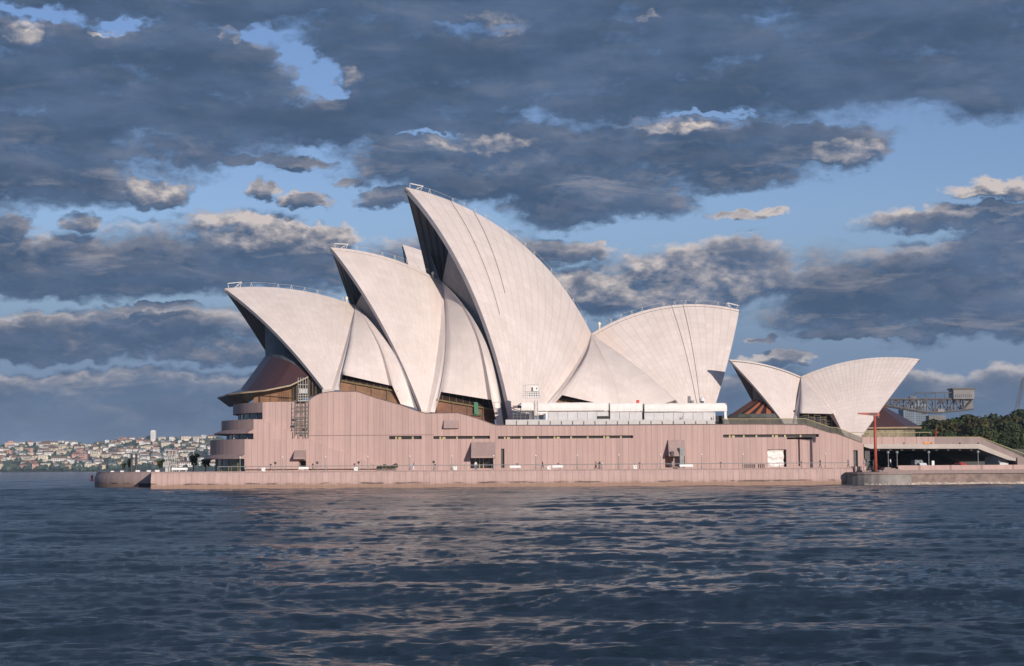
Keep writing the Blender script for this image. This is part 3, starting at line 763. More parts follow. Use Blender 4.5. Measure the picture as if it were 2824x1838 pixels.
def concert_hall():
    hall = Hall(.292, 0, 395.883)
    c0 = hall.pt(1400, 1170, 0)
    root = thing('concert_hall', (c0.x, c0.y, 14), 'largest group of four white tiled shells, the tallest in the middle, on the podium', 'concert hall')
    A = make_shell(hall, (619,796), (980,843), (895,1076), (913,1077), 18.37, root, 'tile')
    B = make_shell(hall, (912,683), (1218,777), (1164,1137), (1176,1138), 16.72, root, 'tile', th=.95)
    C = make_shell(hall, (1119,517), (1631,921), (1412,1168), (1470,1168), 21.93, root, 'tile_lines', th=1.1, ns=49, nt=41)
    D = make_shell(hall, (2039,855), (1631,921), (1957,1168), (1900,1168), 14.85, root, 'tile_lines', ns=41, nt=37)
    # pedestals under the feet
    g = MB()
    for x0, x1, y, hh in ((889,921,1074,18.4), (1158,1186,1135,16.7), (1404,1475,1166,21.9), (1898,1960,1166,14.9)):
        a, b_ = hall.pt(x0, y, hh), hall.pt(x1, y, hh); d = -hall.n*1.5
        q = [a, b_, b_+d, a+d]; g.add(q+[p-Vector((0, 0, 3.5)) for p in q], ((0, 1, 2, 3), (0, 4, 5, 1), (1, 5, 6, 2), (2, 6, 7, 3), (3, 7, 4, 0)))
    each(g, 'pedestal', 'concrete', root)
    # side shells
    hr = hfun(hall, A.rear); hb = hfun(hall, B.near)
    ap = (980, 844.5, .6)
    Lp = [(924,1076,hr(1076)+.4),(941,1015,hr(1015)+.8),(956,958,hr(958)+1.0),(967,901,hr(901)+.9),(977,862,hr(862)+.4),ap]
    Rp = [(1142,1125,16.4),(1121,1055,15.6),(1095,986,14.0),(1066,944,12.0),(1040,907,9.6),(1017,880,7.2),(996,857,3.5),ap]
    bt = [(924,1076,hr(1076)+.5),(935,1076,18.6),(943,1033,17.6),(1073,1063,16.0),(1105,1115,16.2),(1142,1125,16.4)]
    make_side(hall, root, ap, Lp, Rp, bt, (2, 3), A.rear, fold=(9, 1.1))
    hr = hfun(hall, B.rear)
    ap = (1219, 778, .6)
    Lp = [(1188,1137,hr(1137)+.4),(1209,1058,hr(1058)+.9),(1222,981,hr(981)+1.2),(1228,877,hr(877)+1.0),(1226,810,hr(800)+.5),ap]
    Rp = [(1389,1174,20.6),(1371,1061,20.0),(1350,965,18.6),(1324,910,16.6),(1298,867,14.2),(1270,828,10.5),(1246,799,6),ap]
    bt = [(1187,1137,hr(1137)+.5),(1199,1138,16.8),(1216,1081,17.0),(1345,1102,19.0),(1371,1172,20.2),(1389,1174,20.6)]
    make_side(hall, root, ap, Lp, Rp, bt, (2, 3), B.rear, fold=(11, 1.4))
    hr = hfun(hall, C.rear); hd = hfun(hall, D.rear)
    ap = (1632, 922, .6)
    cre = [(1706,1150,17.6),(1703,1090,17.2),(1697,1062,16.4),(1675,1006,13.0),(1650,958,7.8),ap]
    Lp = [(1484,1150,hr(1150)+.4),(1513,1110,hr(1110)+.8),(1577,1040,hr(1040)+1.1),(1607,1003,hr(1003)+1.0),(1626,960,hr(960)+.6),ap]
    bt = [(1484,1150,hr(1150)+.4),(1505,1140,19.0),(1550,1090,17.8),(1650,1113,16.6),(1680,1150,17.2),(1706,1150,17.6)]
    make_side(hall, root, ap, Lp, cre, bt, (2, 3), C.rear, ret=None)
    Rd = [(proj(p)[0]-2, proj(p)[1]+1.5, hall.h(p)-.15) for p in D.rear]
    bt = [(1706,1150,17.6),(1740,1150,16.4),(1790,1128,14.8),(1862,1104,13.6),(1868,1108,13.6),Rd[0]]
    make_side(hall, root, ap, cre, Rd, bt, (1, 2), None, ret=None)
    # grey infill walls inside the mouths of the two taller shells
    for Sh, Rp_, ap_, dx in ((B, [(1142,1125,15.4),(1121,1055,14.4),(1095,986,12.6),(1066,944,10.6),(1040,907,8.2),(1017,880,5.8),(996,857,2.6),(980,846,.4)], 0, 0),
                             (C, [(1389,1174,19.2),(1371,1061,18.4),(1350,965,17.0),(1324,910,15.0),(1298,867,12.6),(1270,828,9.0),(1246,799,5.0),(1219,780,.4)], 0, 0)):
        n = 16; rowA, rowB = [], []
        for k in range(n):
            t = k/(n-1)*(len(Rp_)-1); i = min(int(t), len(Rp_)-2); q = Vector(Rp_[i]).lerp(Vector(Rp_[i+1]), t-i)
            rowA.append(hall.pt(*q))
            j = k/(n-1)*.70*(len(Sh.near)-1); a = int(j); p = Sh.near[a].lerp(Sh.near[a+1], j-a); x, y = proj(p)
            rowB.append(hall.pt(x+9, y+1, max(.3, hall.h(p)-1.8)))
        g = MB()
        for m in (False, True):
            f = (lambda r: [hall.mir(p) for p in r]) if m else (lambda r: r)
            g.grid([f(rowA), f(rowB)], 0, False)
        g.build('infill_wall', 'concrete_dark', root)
    # glazed walls under the arches
    arch_glass(hall, root, 936, 1106, (1030,1066), (1080,1120), 15.6, (1050,1081), ('bronze_glass', 'timber', 'bronze'))
    arch_glass(hall, root, 1202, 1370, (1078,1105), (1140,1174), 16.2, (1103,1131), ('bronze_glass', 'timber_red', 'bronze'))
    arch_glass(hall, root, 1505, 1700, (1085,1118), (1140,1150), 14.5, (1094,1122), ('bronze_glass', 'timber', 'bronze'), 7)
    g = MB(); g.add([hall.pt(1307,1109,16.6), hall.pt(1318,1111,16.6), hall.pt(1320,1143,16.6), hall.pt(1308,1142,16.6)], [(0, 1, 2, 3)]); g.tube([hall.pt(1303,1144,16.7), hall.pt(1330,1146,16.7)], .1, 4)
    M['banner'] = simple('green banner', (.03, .17, .09), .6); g.build('banner', 'banner', root, label='green banner hanging inside the foyer glass')
    # balustrade of dark mesh before the foyers
    # north foyer: hanging glass wall, copper glazing fan and canopy
    def q(t): return [hall.pt(*p) for p in t]
    top = [(732,898,.1),(758,925,4.2),(786,957,8.2),(815,987,11.0),(840,1014,13.0),(858,1034,14.2)]
    mid = [(732,982,.1),(752,983,5.0),(778,990,9.0),(806,1002,12.0),(832,1018,13.6),(851,1031,14.4)]
    low = [(664,1074,.1),(685,1076,6.5),(715,1077,11.0),(760,1068,13.8),(808,1056,14.8),(849,1036,14.9)]
    tip = [(613,1093,.1),(626,1087,7.5),(668,1082,13.0),(730,1076,15.6),(800,1062,16.0),(850,1038,15.6)]
    tipl = [(613,1096,.1),(626,1091,7.5),(668,1086,13.0),(730,1080,15.6),(800,1066,16.0),(850,1042,15.6)]
    und = [(642,1119,.1),(656,1117,6.5),(684,1113,9.5),(704,1098,10.6),(800,1074,12.8),(850,1046,13.6)]
    def fan(a, b_, name, mat, root_, sm=True, dense=6):
        A_, B_ = q(a), q(b_); ra, rb = [], []
        for i in range(len(A_)-1):
            for k in range(dense): ra.append(A_[i].lerp(A_[i+1], k/dense)); rb.append(B_[i].lerp(B_[i+1], k/dense))
        ra.append(A_[-1]); rb.append(B_[-1]); g = MB()
        full_a = [hall.mir(p) for p in ra[::-1]]+ra; full_b = [hall.mir(p) for p in rb[::-1]]+rb
        g.grid([[x, x.lerp(y, .5), y] for x, y in zip(full_a, full_b)], 0, sm); return g.build(name, mat, root_)
    fan(top, mid, 'glass_wall', 'glass_hang', root); cr = fan(mid, low, 'copper_roof', 'copper', root)
    fan(low, tip, 'canopy', 'canopy_top', root); fan(tip, tipl, 'canopy_edge', 'brass_dull', cr); 
    fan(tipl, und, 'canopy_soffit', 'soffit', root)
    # foyer bar behind the canopy: timber wall with glass
    g = MB(); g.add(q([(700,1082,11.2),(804,1074,12.4),(804,1112,12.4),(700,1114,11.2)]), [(0, 1, 2, 3)]); fl = g.build('foyer_lining', 'timber', root)
    g = MB(); g.tube(q([(700,1090,11.5),(804,1098,12.7)]), .06, 4); g.tube(q([(716,1080,11.6),(716,1112,11.6)]), .16, 4); g.tube(q([(745,1078,11.8),(745,1111,11.8)]), .06, 4); g.tube(q([(775,1076,12),(775,1111,12)]), .06, 4); each(g, 'mullion', 'steel_dark', fl)
    g = MB(); g.add(q([(804,1058,12.4),(884,1040,16.2),(890,1085,16.2),(804,1112,12.4)]), [(0, 1, 2, 3)]); g.build('glass_wall', 'bronze_glass', root)
    g = MB()
    for x in range(808, 884, 9): g.tube(q([(x, 1060-(x-804)*.25, 12.6+(x-804)*.047), (x, 1110-(x-804)*.33, 12.6+(x-804)*.047)]), .06, 4)
    g.tube(q([(806,1108,12.7),(860,1092,15.3)]), .08, 4); each(g, 'mullion', 'bronze', root)
    # maintenance ropes lying on the tiles
    def rope(S, px, t0, t1):
        i = min(range(len(S.ridge)), key=lambda k: abs(proj(S.ridge[k])[0]-px)); r = S.ribs[i]; n = len(r)
        pts = [p+(p-S.c).normalized()*.08 for k, p in enumerate(r) if t0 <= k/(n-1) <= t1]
        g = MB(); g.tube(pts, .042, 5); g.build('rope', 'cable', S.obj)
    rope(C, 1247, .42, 1.0); rope(C, 1300, .55, 1.0); rope(D, 1849, .12, 1.0); rope(D, 1886, .12, 1.0)
    # bright vent pipes standing at the rear end of the ridges
    for S, x, y in ((A, 956, 836), (B, 1194, 767), (D, 1653, 906)):
        p = hall.pt(x, y, 0); g = MB(); g.lathe([(.22, -.6), (.22, .7), (.32, .75), (.32, 1.25), (.12, 1.4)], p, 10); g.build('vent_pipe', 'white_cream', S.obj)
    return hall
M['glass_hang'] = simple('hanging glass', (.09, .10, .11), .5, .2, .4, spec=.3)
M['canopy_top'] = simple('glass canopy', (.10, .09, .09), .25, .2, .4, spec=.5)
M['brass_dull'] = simple('dull brass edge', (.34, .25, .16), .5)
M['soffit'] = simple('dark green soffit', (.05, .055, .045), .5, .4, .6)
M['white_cream'] = simple('cream paint', (.85, .80, .66), .5, .03)
concert_hall()

def theatre_hall():
    hall = Hall(.1, 0, 450); c0 = hall.pt(1300, 1170)
    root = thing('theatre_hall', (c0.x, c0.y, 14), 'white shell tip of the second hall showing between the two tallest shells', 'theatre')
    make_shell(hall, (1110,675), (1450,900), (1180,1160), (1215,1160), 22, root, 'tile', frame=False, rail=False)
theatre_hall()

def restaurant_hall():
    Yc = 393.; hall = Hall(.156, (2209-1412)/5000*Yc, Yc); c0 = hall.pt(2260, 1190)
    root = thing('restaurant_hall', (c0.x, c0.y, 12), 'small pair of white tiled shells back to back at the right end of the podium', 'restaurant')
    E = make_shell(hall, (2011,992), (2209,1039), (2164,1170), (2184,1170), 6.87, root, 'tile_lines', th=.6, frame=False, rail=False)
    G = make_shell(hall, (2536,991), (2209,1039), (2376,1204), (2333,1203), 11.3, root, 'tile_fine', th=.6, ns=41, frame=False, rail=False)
    g = MB()
    for x0, x1, y, hh in ((2162,2186,1167,6.9), (2331,2378,1200,11.3)):
        a, b_ = hall.pt(x0, y, hh), hall.pt(x1, y, hh); d = -hall.n*1.2
        q = [a, b_, b_+d, a+d]; g.add(q+[p-Vector((0, 0, 4)) for p in q], ((0, 1, 2, 3), (0, 4, 5, 1), (1, 5, 6, 2), (2, 6, 7, 3), (3, 7, 4, 0)))
    each(g, 'pedestal', 'concrete', root)
    hr = hfun(hall, E.rear); ap = (2209.5, 1040, .4)
    Lp = [(2190,1170,hr(1170)+.5),(2197,1150,hr(1150)+1.0),(2204,1103,hr(1103)+1.4),(2207,1062,hr(1062)+.9),ap]
    Rg = [(proj(p)[0]-1.5, proj(p)[1]+.8, hall.h(p)-.1) for p in G.rear]
    bt = [(2190,1170,hr(1170)+.5),(2199,1170,7.2),(2204,1140,7.4),(2299,1142,9.6),(2322,1190,10.8),Rg[0]]
    make_side(hall, root, ap, Lp, Rg, bt, (2, 3), E.rear, ret=None, th=.8)
    g = MB(); g.add([hall.pt(2188,1132,5.2), hall.pt(2318,1134,7.2), hall.pt(2335,1200,8.0), hall.pt(2185,1180,5.2)], [(0, 1, 2, 3)]); w = g.build('glass_wall', 'dark', root)
    g = MB(); random.seed(4)
    for x in (2230, 2246, 2262, 2278, 2294): g.tube([hall.pt(x, 1138, 7.6), hall.pt(x, 1182, 7.6)], .06, 4)
    for i, x in enumerate((2214, 2230, 2246, 2262, 2278)):
        for y in (1146+5*(i % 2), 1158+4*(i % 3), 1170): g.tube([hall.pt(x, y, 7.6), hall.pt(x+16, y, 7.6)], .05, 4)
    each(g, 'mullion', 'bronze', w)
    def q(t): return [hall.pt(*p) for p in t]
    def fan(a, b_, name, mat, k=6):
        A_, B_ = q(a), q(b_); ra, rb = [], []
        for i in range(len(A_)-1):
            for j in range(k): ra.append(A_[i].lerp(A_[i+1], j/k)); rb.append(B_[i].lerp(B_[i+1], j/k))
        ra.append(A_[-1]); rb.append(B_[-1]); fa = [hall.mir(p) for p in ra[::-1]]+ra; fb = [hall.mir(p) for p in rb[::-1]]+rb
        g = MB(); g.grid([[x, y] for x, y in zip(fa, fb)], 0, False); return g.build(name, mat, root)
    # north mouth
    fan([(2079,1066,.1),(2086,1078,1.5),(2110,1098,3.0)], [(2079,1103,.1),(2092,1104,2.0),(2122,1118,4.0)], 'glass_wall', 'glass_hang')
    fan([(2078,1102,.1),(2095,1104,2.2),(2125,1122,4.2)], [(2018,1142,.1),(2040,1143,4.0),(2150,1142,5.4)], 'copper_roof', 'orange_copper')
    fan([(2016,1141,.1),(2040,1142,4.3),(2150,1141,5.7)], [(2006,1152,.1),(2034,1153,4.6),(2155,1153,5.8)], 'canopy_edge', 'soffit')
    fan([(2009,1151,.1),(2036,1152,4.2),(2156,1152,5.5)], [(2009,1185,.1),(2036,1185,4.2),(2156,1185,5.5)], 'glass_wall', 'bronze_glass')
    # south mouth
    fan([(2444,1100,.1),(2430,1105,2.4),(2412,1125,6.0)], [(2444,1126,.1),(2428,1127,3.0),(2398,1150,7.0)], 'glass_wall', 'timber_red')
    fan([(2444,1125,.1),(2430,1126,3.0),(2396,1150,7.5)], [(2541,1178,.1),(2500,1178,8.0),(2384,1180,9.6)], 'copper_roof', 'copper')
    fan([(2543,1177.5,.1),(2502,1177.5,8.3),(2382,1179,9.9)], [(2541,1182,.1),(2500,1182,8.2),(2382,1183,9.8)], 'canopy_edge', 'brass_dull')
    fan([(2524,1181,.1),(2490,1181,6.8),(2380,1182,8.6)], [(2524,1210,.1),(2490,1210,6.8),(2380,1212,8.6)], 'glass_wall', 'tan_glass')
M['tan_glass'] = simple('tan glazing', (.22, .18, .11), .4, .3, 1.0)
restaurant_hall()
# materials of the surroundings
M['granite_short'] = granite('parapet panels', PINK, 2.3); M['granite_old_dry'] = granite('weathered stair granite', (.33, .25, .235), 1000)
M['rail_glass'] = simple('smoky balustrade glass', (.16, .15, .115), .2, .2, .4, spec=.5)
M['rail_thin'] = simple('dark railing mesh', (.10, .105, .075), .6)
M['granite_low'] = granite('low wall granite', PINK, 6.0)
M['globe_grey'] = simple('grey globe', (.25, .29, .28), .3)
M['skin'] = simple('skin', (.50, .30, .22), .6, .05)
M['hair'] = simple('hair', (.045, .03, .02), .7)
M['hill'] = simple('hillside', (.055, .075, .045), .9, .4, .02)
M['leaf_ground'] = simple('garden ground', (.05, .06, .03), .9, .4, .1)
# ------------------------------------------------------------------ concourse deck, ramp and quay at the right
def G(px, py, Y): p = P(px, py, Y); return (p.x, p.z)
def concourse():
    Y0 = PODY+1.0; x0 = P(2381.5, 1240, PODY).x
    root = thing('concourse_bridge', (P(2600, 1240, Y0).x, Y0, DECKZ), 'long concrete concourse deck on a dark undercroft with stairs sloping down at its right end', 'bridge')
    g = MB(); g.prism([G(2378,1206,Y0), G(2577,1205,Y0), G(2577,1225,Y0), G(2378,1225,Y0)], Y0, Y0+.35); g.build('parapet', 'granite_short', root, recalc=True)
    g = MB(); g.prism([G(2577.3,1206.5,Y0), G(2702,1206.5,Y0), G(2824,1262,Y0), G(2900,1292,Y0), G(2900,1312,Y0), G(2824,1277,Y0), G(2702,1225,Y0), G(2577.3,1225,Y0)], Y0+.1, Y0+.5); g.build('stair_parapet', 'granite_old_dry', root, recalc=True)
    g = MB(); g.prism([G(2381.5,1225.3,Y0), G(2702,1225.3,Y0), G(2800,1266,Y0), G(2800,1272,Y0), G(2779,1269,Y0), G(2696,1238,Y0), G(2400,1238,Y0), G(2381.5,1232,Y0)], Y0-.4, Y0+46); g.build('deck_beam', 'concrete', root, recalc=True)
    # fins under the deck and the dark back wall
    g = MB()
    for k in range(9):
        px = 2420+k*32
        g.prism([G(px,1238.3,Y0), G(px+10,1238.3,Y0), G(px+8,1242.5,Y0), G(px+2,1242.5,Y0)], Y0+.6, Y0+44)
    each(g, 'soffit_fin', 'concrete_dark', root)
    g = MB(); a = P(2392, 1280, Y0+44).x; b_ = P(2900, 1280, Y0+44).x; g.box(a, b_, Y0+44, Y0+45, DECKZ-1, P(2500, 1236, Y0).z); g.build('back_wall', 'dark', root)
    g = MB(); g.boxpx(2385, 1234, 2399, 1288, Y0+1.5, 1.4); g.build('pier', 'steel_dark', root)
    # the stone abutment the stairs land on
    g = MB(); g.boxpx(2806, 1262, 2900, 1290, Y0-.2, 12); g.build('abutment', 'granite_old_dry', root)
    g = MB()
    for px in (2416, 2493, 2569, 2648, 2699): g.boxpx(px-1.5, 1221, px+1.5, 1225, Y0-.1, .25)
    each(g, 'light_fitting', 'steel_dark', root)
    g = MB(); g.boxpx(2548, 1220, 2566, 1224.5, Y0-.14, .1); g.build('orange_board', 'orange', root)
    return Y0
DY = concourse()
def see_through(m, a):
    m.node_tree.nodes['Principled BSDF'].inputs['Alpha'].default_value = a
see_through(M['rail_glass'], .45); see_through(M['rail_thin'], .55)
def rail(name, pts, label, mat='brass', drop=1.05, posts=None, panel=None, root=None):
    o = thing(name, pts[0], label, 'railing'); g = MB(); g.tube(pts, .07, 5); g.build('handrail', mat, o)
    g = MB(); L = 0
    for a, b_ in zip(pts[:-1], pts[1:]):
        a, b_ = Vector(a), Vector(b_); n = max(1, int((b_-a).length/(posts or 2.3)))
        for k in range(n+1):
            p = a.lerp(b_, k/n); g.tube([p-Vector((0, 0, drop)), p], .04, 4)
    pp = g.build('posts', 'steel', o)
    if panel:
        g = MB()
        for a, b_ in zip(pts[:-1], pts[1:]):
            a, b_ = Vector(a), Vector(b_); d = Vector((0, .06, 0)); z = Vector((0, 0, drop)); up = Vector((0, 0, .08))
            q = [a-z+d, b_-z+d, b_-up+d, a-up+d]; q2 = [v+Vector((0, .02, 0)) for v in q]; g.add(q+q2, ((0, 1, 2, 3), (7, 6, 5, 4), (0, 4, 5, 1), (3, 2, 6, 7)))
        g.build('panel', panel, o)
    return o
YR = PODY+.25
rail('railing', [P(1994,1156,YR), P(2221,1155,YR), P(2290,1179,YR), P(2309,1180,YR), P(2376,1207,YR)], 'brass topped glass railing along the podium edge below the small pair of shells', panel='rail_glass', drop=1.25)
rail('railing', [P(2345,1193,DY+1), P(2568,1193,DY+1)], 'straight brass topped railing on the concourse deck before the small hall', drop=.95)
rail('railing', [P(2577,1206,DY+.7), P(2702,1206,DY+.7), P(2824,1252,DY+.7), P(2880,1275,DY+.7)], 'railing that runs down beside the sloping stairs at the right', drop=1.3, panel='rail_thin')

# quay, landing and low wall
def quay():
    xq0 = P(2395, 1325, 343).x; xq1 = P(2960, 1325, 343).x
    o = thing('quay', (xq0, 343, 0), 'dark stone quay with a pale crusted waterline to the right of the landing', 'quay')
    g = MB(); g.prism([(xq0, -1.5), (xq1, -1.5), (xq1, 2.05), (xq0, 2.05)], 344.2, PODY+70); g.build('stone_face', 'stone', o, recalc=True)
    g = MB(); g.prism([(xq0-1, 2.07), (xq1, 2.07), (xq1, 2.75), (xq0-1, 2.75)], 343.7, PODY+60); g.build('coping', 'granite_old_dry', o, recalc=True)
    g = MB(); n = 90; rows = []; random.seed(11)
    for i in range(n+1):
        x = xq0+(xq1-xq0)*i/n; a = random.uniform(.02, .30); b_ = random.uniform(.15, .5)
        rows.append([(x, 344.2, a+.25), (x, 344.2-b_*.5, a*.9), (x, 344.2-b_, .1), (x, 344.2-b_, -.6)])
    g.grid(rows, 0, False); g.build('crust', 'foam', o)
    # landing: curved stone pad reaching out into the water
    xa, xb = P(2353, 1325, 338).x, P(2513, 1325, 338).x
    o2 = thing('landing', ((xa+xb)/2, 341, 0), 'low rounded stone boat landing standing in the water below the red pole', 'jetty')
    poly = []
    for i in range(9):
        an = math.pi/2*i/8; poly.append((xa+7*(1-math.sin(an)), 345.2-7.4*(1-math.cos(an)) if False else 344.8-7.2*math.sin(an)**.8))
    poly = [(xa+8-8*math.cos(math.pi/2*i/8), 344.6-6.8*math.sin(math.pi/2*i/8)) for i in range(9)]+[(xb, 337.8), (xb+.6, 344.0), (xb+.6, PODY-2), (xa, PODY-2)]
    g = MB(); g.plan(poly, -1.5, 2.0); g.build('landing_body', 'pontoon', o2, recalc=True)
    cxm = sum(p[0] for p in poly)/len(poly); pl2 = [(x+(x-cxm)*.012, y-(.25 if y < 345 else 0)) for x, y in poly]
    g = MB(); g.plan(pl2, 2.02, 2.45); g.build('landing_slab', 'granite_old_dry', o2, recalc=True)
    g = MB(); random.seed(5); pts = poly[4:10]; rows = []
    for a, b_ in zip(pts[:-1], pts[1:]):
        for k in range(10):
            x, y = a[0]+(b_[0]-a[0])*k/10, a[1]+(b_[1]-a[1])*k/10; h = random.uniform(.0, .22); w = random.uniform(.1, .4)
            rows.append([(x, y+.02, h+.2), (x, y-w*.6, h*.8), (x, y-w, .05), (x, y-w, -.6)])
    g.grid(rows, 0, False); g.build('crust', 'foam', o2)
    # steps up from the landing
    o3 = thing('steps', (P(2450, 1297, 350).x, 350, 2.4), 'broad grey steps rising from the landing beside the red pole', 'steps')
    a, b_ = P(2421, 1300, 352).x, P(2492, 1300, 352).x
    for k in range(5):
        g = MB(); g.box(a+k*.25, b_-k*.7, 347+k*.8, 352.0+1.5, 2.46+k*.17, 2.46+(k+1)*.17-.003); g.build('step', 'granite_old_dry', o3)
    # low pink wall
    o4 = thing('low_wall', (P(2640, 1290, 349).x, 349, 2.7), 'long low pink granite wall above the quay below the dark undercroft', 'wall')
    x0, x1 = P(2477, 1290, 349).x, P(2960, 1290, 349).x; zt, zb = P(2600, 1283.5, 349).z, P(2600, 1301, 349).z
    g = MB(); g.box(x0, x1, 349, 349.5, zb, zt); g.build('wall_panel', 'granite_low', o4)
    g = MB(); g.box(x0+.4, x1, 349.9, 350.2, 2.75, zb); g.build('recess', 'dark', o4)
    g = MB()
    for px in (2488, 2546, 2642, 2738): g.boxpx(px-2.5, 1302, px+2.5, 1306, 348.9, .6)
    each(g, 'block_foot', 'concrete', o4)
    g = MB(); g.box(x0, x1, 350.3, PODY+44, zb+.3, zt-.55); g.build('terrace', 'asphalt', o4)
    ramp = thing('end_wall', (P(2395, 1300, 350).x, 350, 2.4), 'short pink wall stub with a dark gap at the right end of the sea wall', 'wall')
    g = MB(); g.prism([G(2358.5,1287,347.5), G(2397,1287,347.5), G(2391,1307,347.5), G(2358.5,1308,347.5)], 347.5, 352); g.build('wall_stub', 'granite_wall', ramp, recalc=True)
quay()

def red_mast():
    Y = 343.; b0 = P(2415.5, 1306, Y); zt = P(2410, 1139, Y).z
    o = thing('red_mast', (b0.x, Y, 2.45), 'tall red steel mast with a tapering arm pointing left, on the landing', 'light mast')
    g = MB(); g.tube([(b0.x, Y, 2.45), (b0.x, Y, zt-.2)], .31, 8, 0, .24); g.build('mast_pole', 'red', o)
    g = MB(); xl = P(2366, 1136, Y).x; g.prism([(xl, zt+.02), (b0.x+.85, zt+.05), (b0.x+.85, zt-.62), (b0.x+.4, zt-.62), (xl, zt-.22)], Y-.28, Y+.28); g.build('arm', 'red', o, recalc=True)
    g = MB(); g.box(b0.x-1.0, b0.x+.35, Y-.32, Y+.32, zt-.45, zt-.1); g.box(b0.x+.5, b0.x+.83, Y-.22, Y+.22, zt-1.0, zt-.63); g.build('lamp_box', 'steel_dark', o)
    g = MB()
    for dx, dy in ((-1.1, 0), (1.1, 0), (0, 1.1)): g.tube([(b0.x+dx*1.2, Y+dy, 2.46), (b0.x, Y, 4.3)], .045, 4)
    each(g, 'stay', 'steel_dark', o)
    g = MB(); g.lathe([(.62, 0), (.62, .12), (.4, .2), (.4, .0)], (b0.x, Y, 2.455), 12); g.build('base_plate', 'steel_dark', o)
    t = thing('equipment_stand', (P(2399, 1306, 344.5).x, 344.5, 2.45), 'dark triangular frame with a small platform standing left of the red mast', 'stand')
    x = P(2399, 1306, 344.5).x
    g = MB(); g.lathe([(.95, 0), (.12, 1.5)], (x, 344.5, 2.45), 4); g.build('cover', 'steel_dark', t)
    g = MB()
    for dx, dy in ((-.5, -.4), (.75, -.4), (-.5, .4), (.75, .4)): g.tube([(x+dx, 344.5+dy, 2.45), (x+dx, 344.5+dy, 4.6)], .05, 4)
    g.tube([(x-.5, 344.1, 3.8), (x+.75, 344.1, 3.2)], .04, 4)
    g.build('frame', 'scaffold', t); g = MB(); g.box(x-.6, x+.9, 344.0, 345.0, 4.6, 4.68); g.build('platform', 'scaffold', t)
red_mast()

# ------------------------------------------------------------------ building site along the podium top
def site_shed():
    Y = PODY+1.4; D = 6.5; o = thing('site_shed', (P(1750, 1170, Y).x, Y, P(1750, 1171, Y).z), 'long white construction shed with a bright tarpaulin roof before the rear shells', 'shed')
    secs = [(1438,1110.5,1475.5,1132.5), (1484,1111,1678,1133.5), (1681.5,1112.5,1771.5,1134.5), (1777,1113,2004,1135.5)]
    for i, (a, t, b_, bt) in enumerate(secs):
        g = MB(); xa, xb = P(a, t, Y).x, P(b_, t, Y).x; zt, zb = P((a+b_)/2, t, Y).z, P((a+b_)/2, bt, Y).z
        n = 36; rows = []; random.seed(20+i)
        prof = [(-.5, zb), (-.56, zb+.5), (-.52, zt-.25), (-.35, zt), (3, zt+.12), (D, zt-.1)]
        for k in range(n+1):
            x = xa+(xb-xa)*k/n; w = .012*math.sin(k*.9+i)+random.uniform(-.006, .006)
            sag = -.5*((k/n-.97)/.03)**2*0 if i < 3 else (-.45*max(0, (k/n-.985)/.015))
            rows.append([(x, Y+dy+(w if j < 3 else 0), z+w*.6+(sag if j > 1 else 0)) for j, (dy, z) in enumerate(prof)])
        g.grid(rows, 0, False)
        for xx in (xa, xb): g.add([(xx, Y+dy, z) for dy, z in prof]+[(xx, Y+D, zb)], [tuple(range(len(prof)+1))])
        g.build('roof_panel', 'tarp', o)
    walls = [(1512,1134.5,1680,1171), (1682,1135.5,1771,1171), (1777,1136.5,1973,1171)]
    for a, t, b_, bt in walls:
        g = MB(); g.boxpx(a, t, b_, bt, Y+.2, .2); w = g.build('sheet_wall', 'sheet', o)
        g = MB(); x = a+27
        while x < b_-8: g.boxpx(x, t+1, x+1.5, bt, Y+.1, .08); x += 27
        each(g, 'wall_post', 'steel_pale', w)
    g = MB(); g.boxpx(1647, 1148, 1683, 1155.5, Y+.06, .1); g.boxpx(1679, 1133, 1683, 1148, Y+.06, .1); each(g, 'opening', 'dark', o)
    g = MB(); g.boxpx(1487, 1145, 1499, 1157, Y+.1, .2); each(g, 'opening', 'dark', o)
    g = MB(); g.boxpx(1973, 1147, 1999, 1171, Y+1.5, .2); each(g, 'opening', 'dark', o)
    g = MB(); g.boxpx(1484, 1133.5, 1511, 1141, Y+.1, .3); g.boxpx(1505, 1141, 1511, 1171, Y+.15, .25); g.build('end_frame', 'white', o)
    g = MB(); g.boxpx(1997.5, 1117, 2004, 1171, Y-.3, .25); g.add([P(2004,1150,Y), P(2014,1171,Y), P(2004,1171,Y)], [(0, 1, 2)]); g.build('corner_post', 'white', o)
    # dark bay under the first roof section
    g = MB(); g.boxpx(1438, 1132.8, 1473, 1137, Y+.1, 2); g.boxpx(1459, 1137, 1473, 1158, Y+.3, 2); g.build('bay_frame', 'concrete_dark', o)
site_shed()
def balustrade():
    Y = PODY+.2; o = thing('balustrade', (P(1680, 1172, Y).x, Y, P(1680, 1172, Y).z), 'pale panelled balustrade along the podium edge below the white construction shed', 'balustrade')
    x = 1394.
    while x < 1972:
        b_ = min(x+30.9, 1974); g = MB(); g.boxpx(x+.4, 1157.5+(0 if int(x) % 2 else .5), b_-.4, 1172.2-(x-1394)*.0045, Y, .08); pn = g.build('panel', 'rail_white', o)
        g = MB(); g.boxpx(b_-.9, 1162, b_+.9, 1172, Y-.12, .1); g.build('post', 'steel_dark', pn); x += 30.9
balustrade()
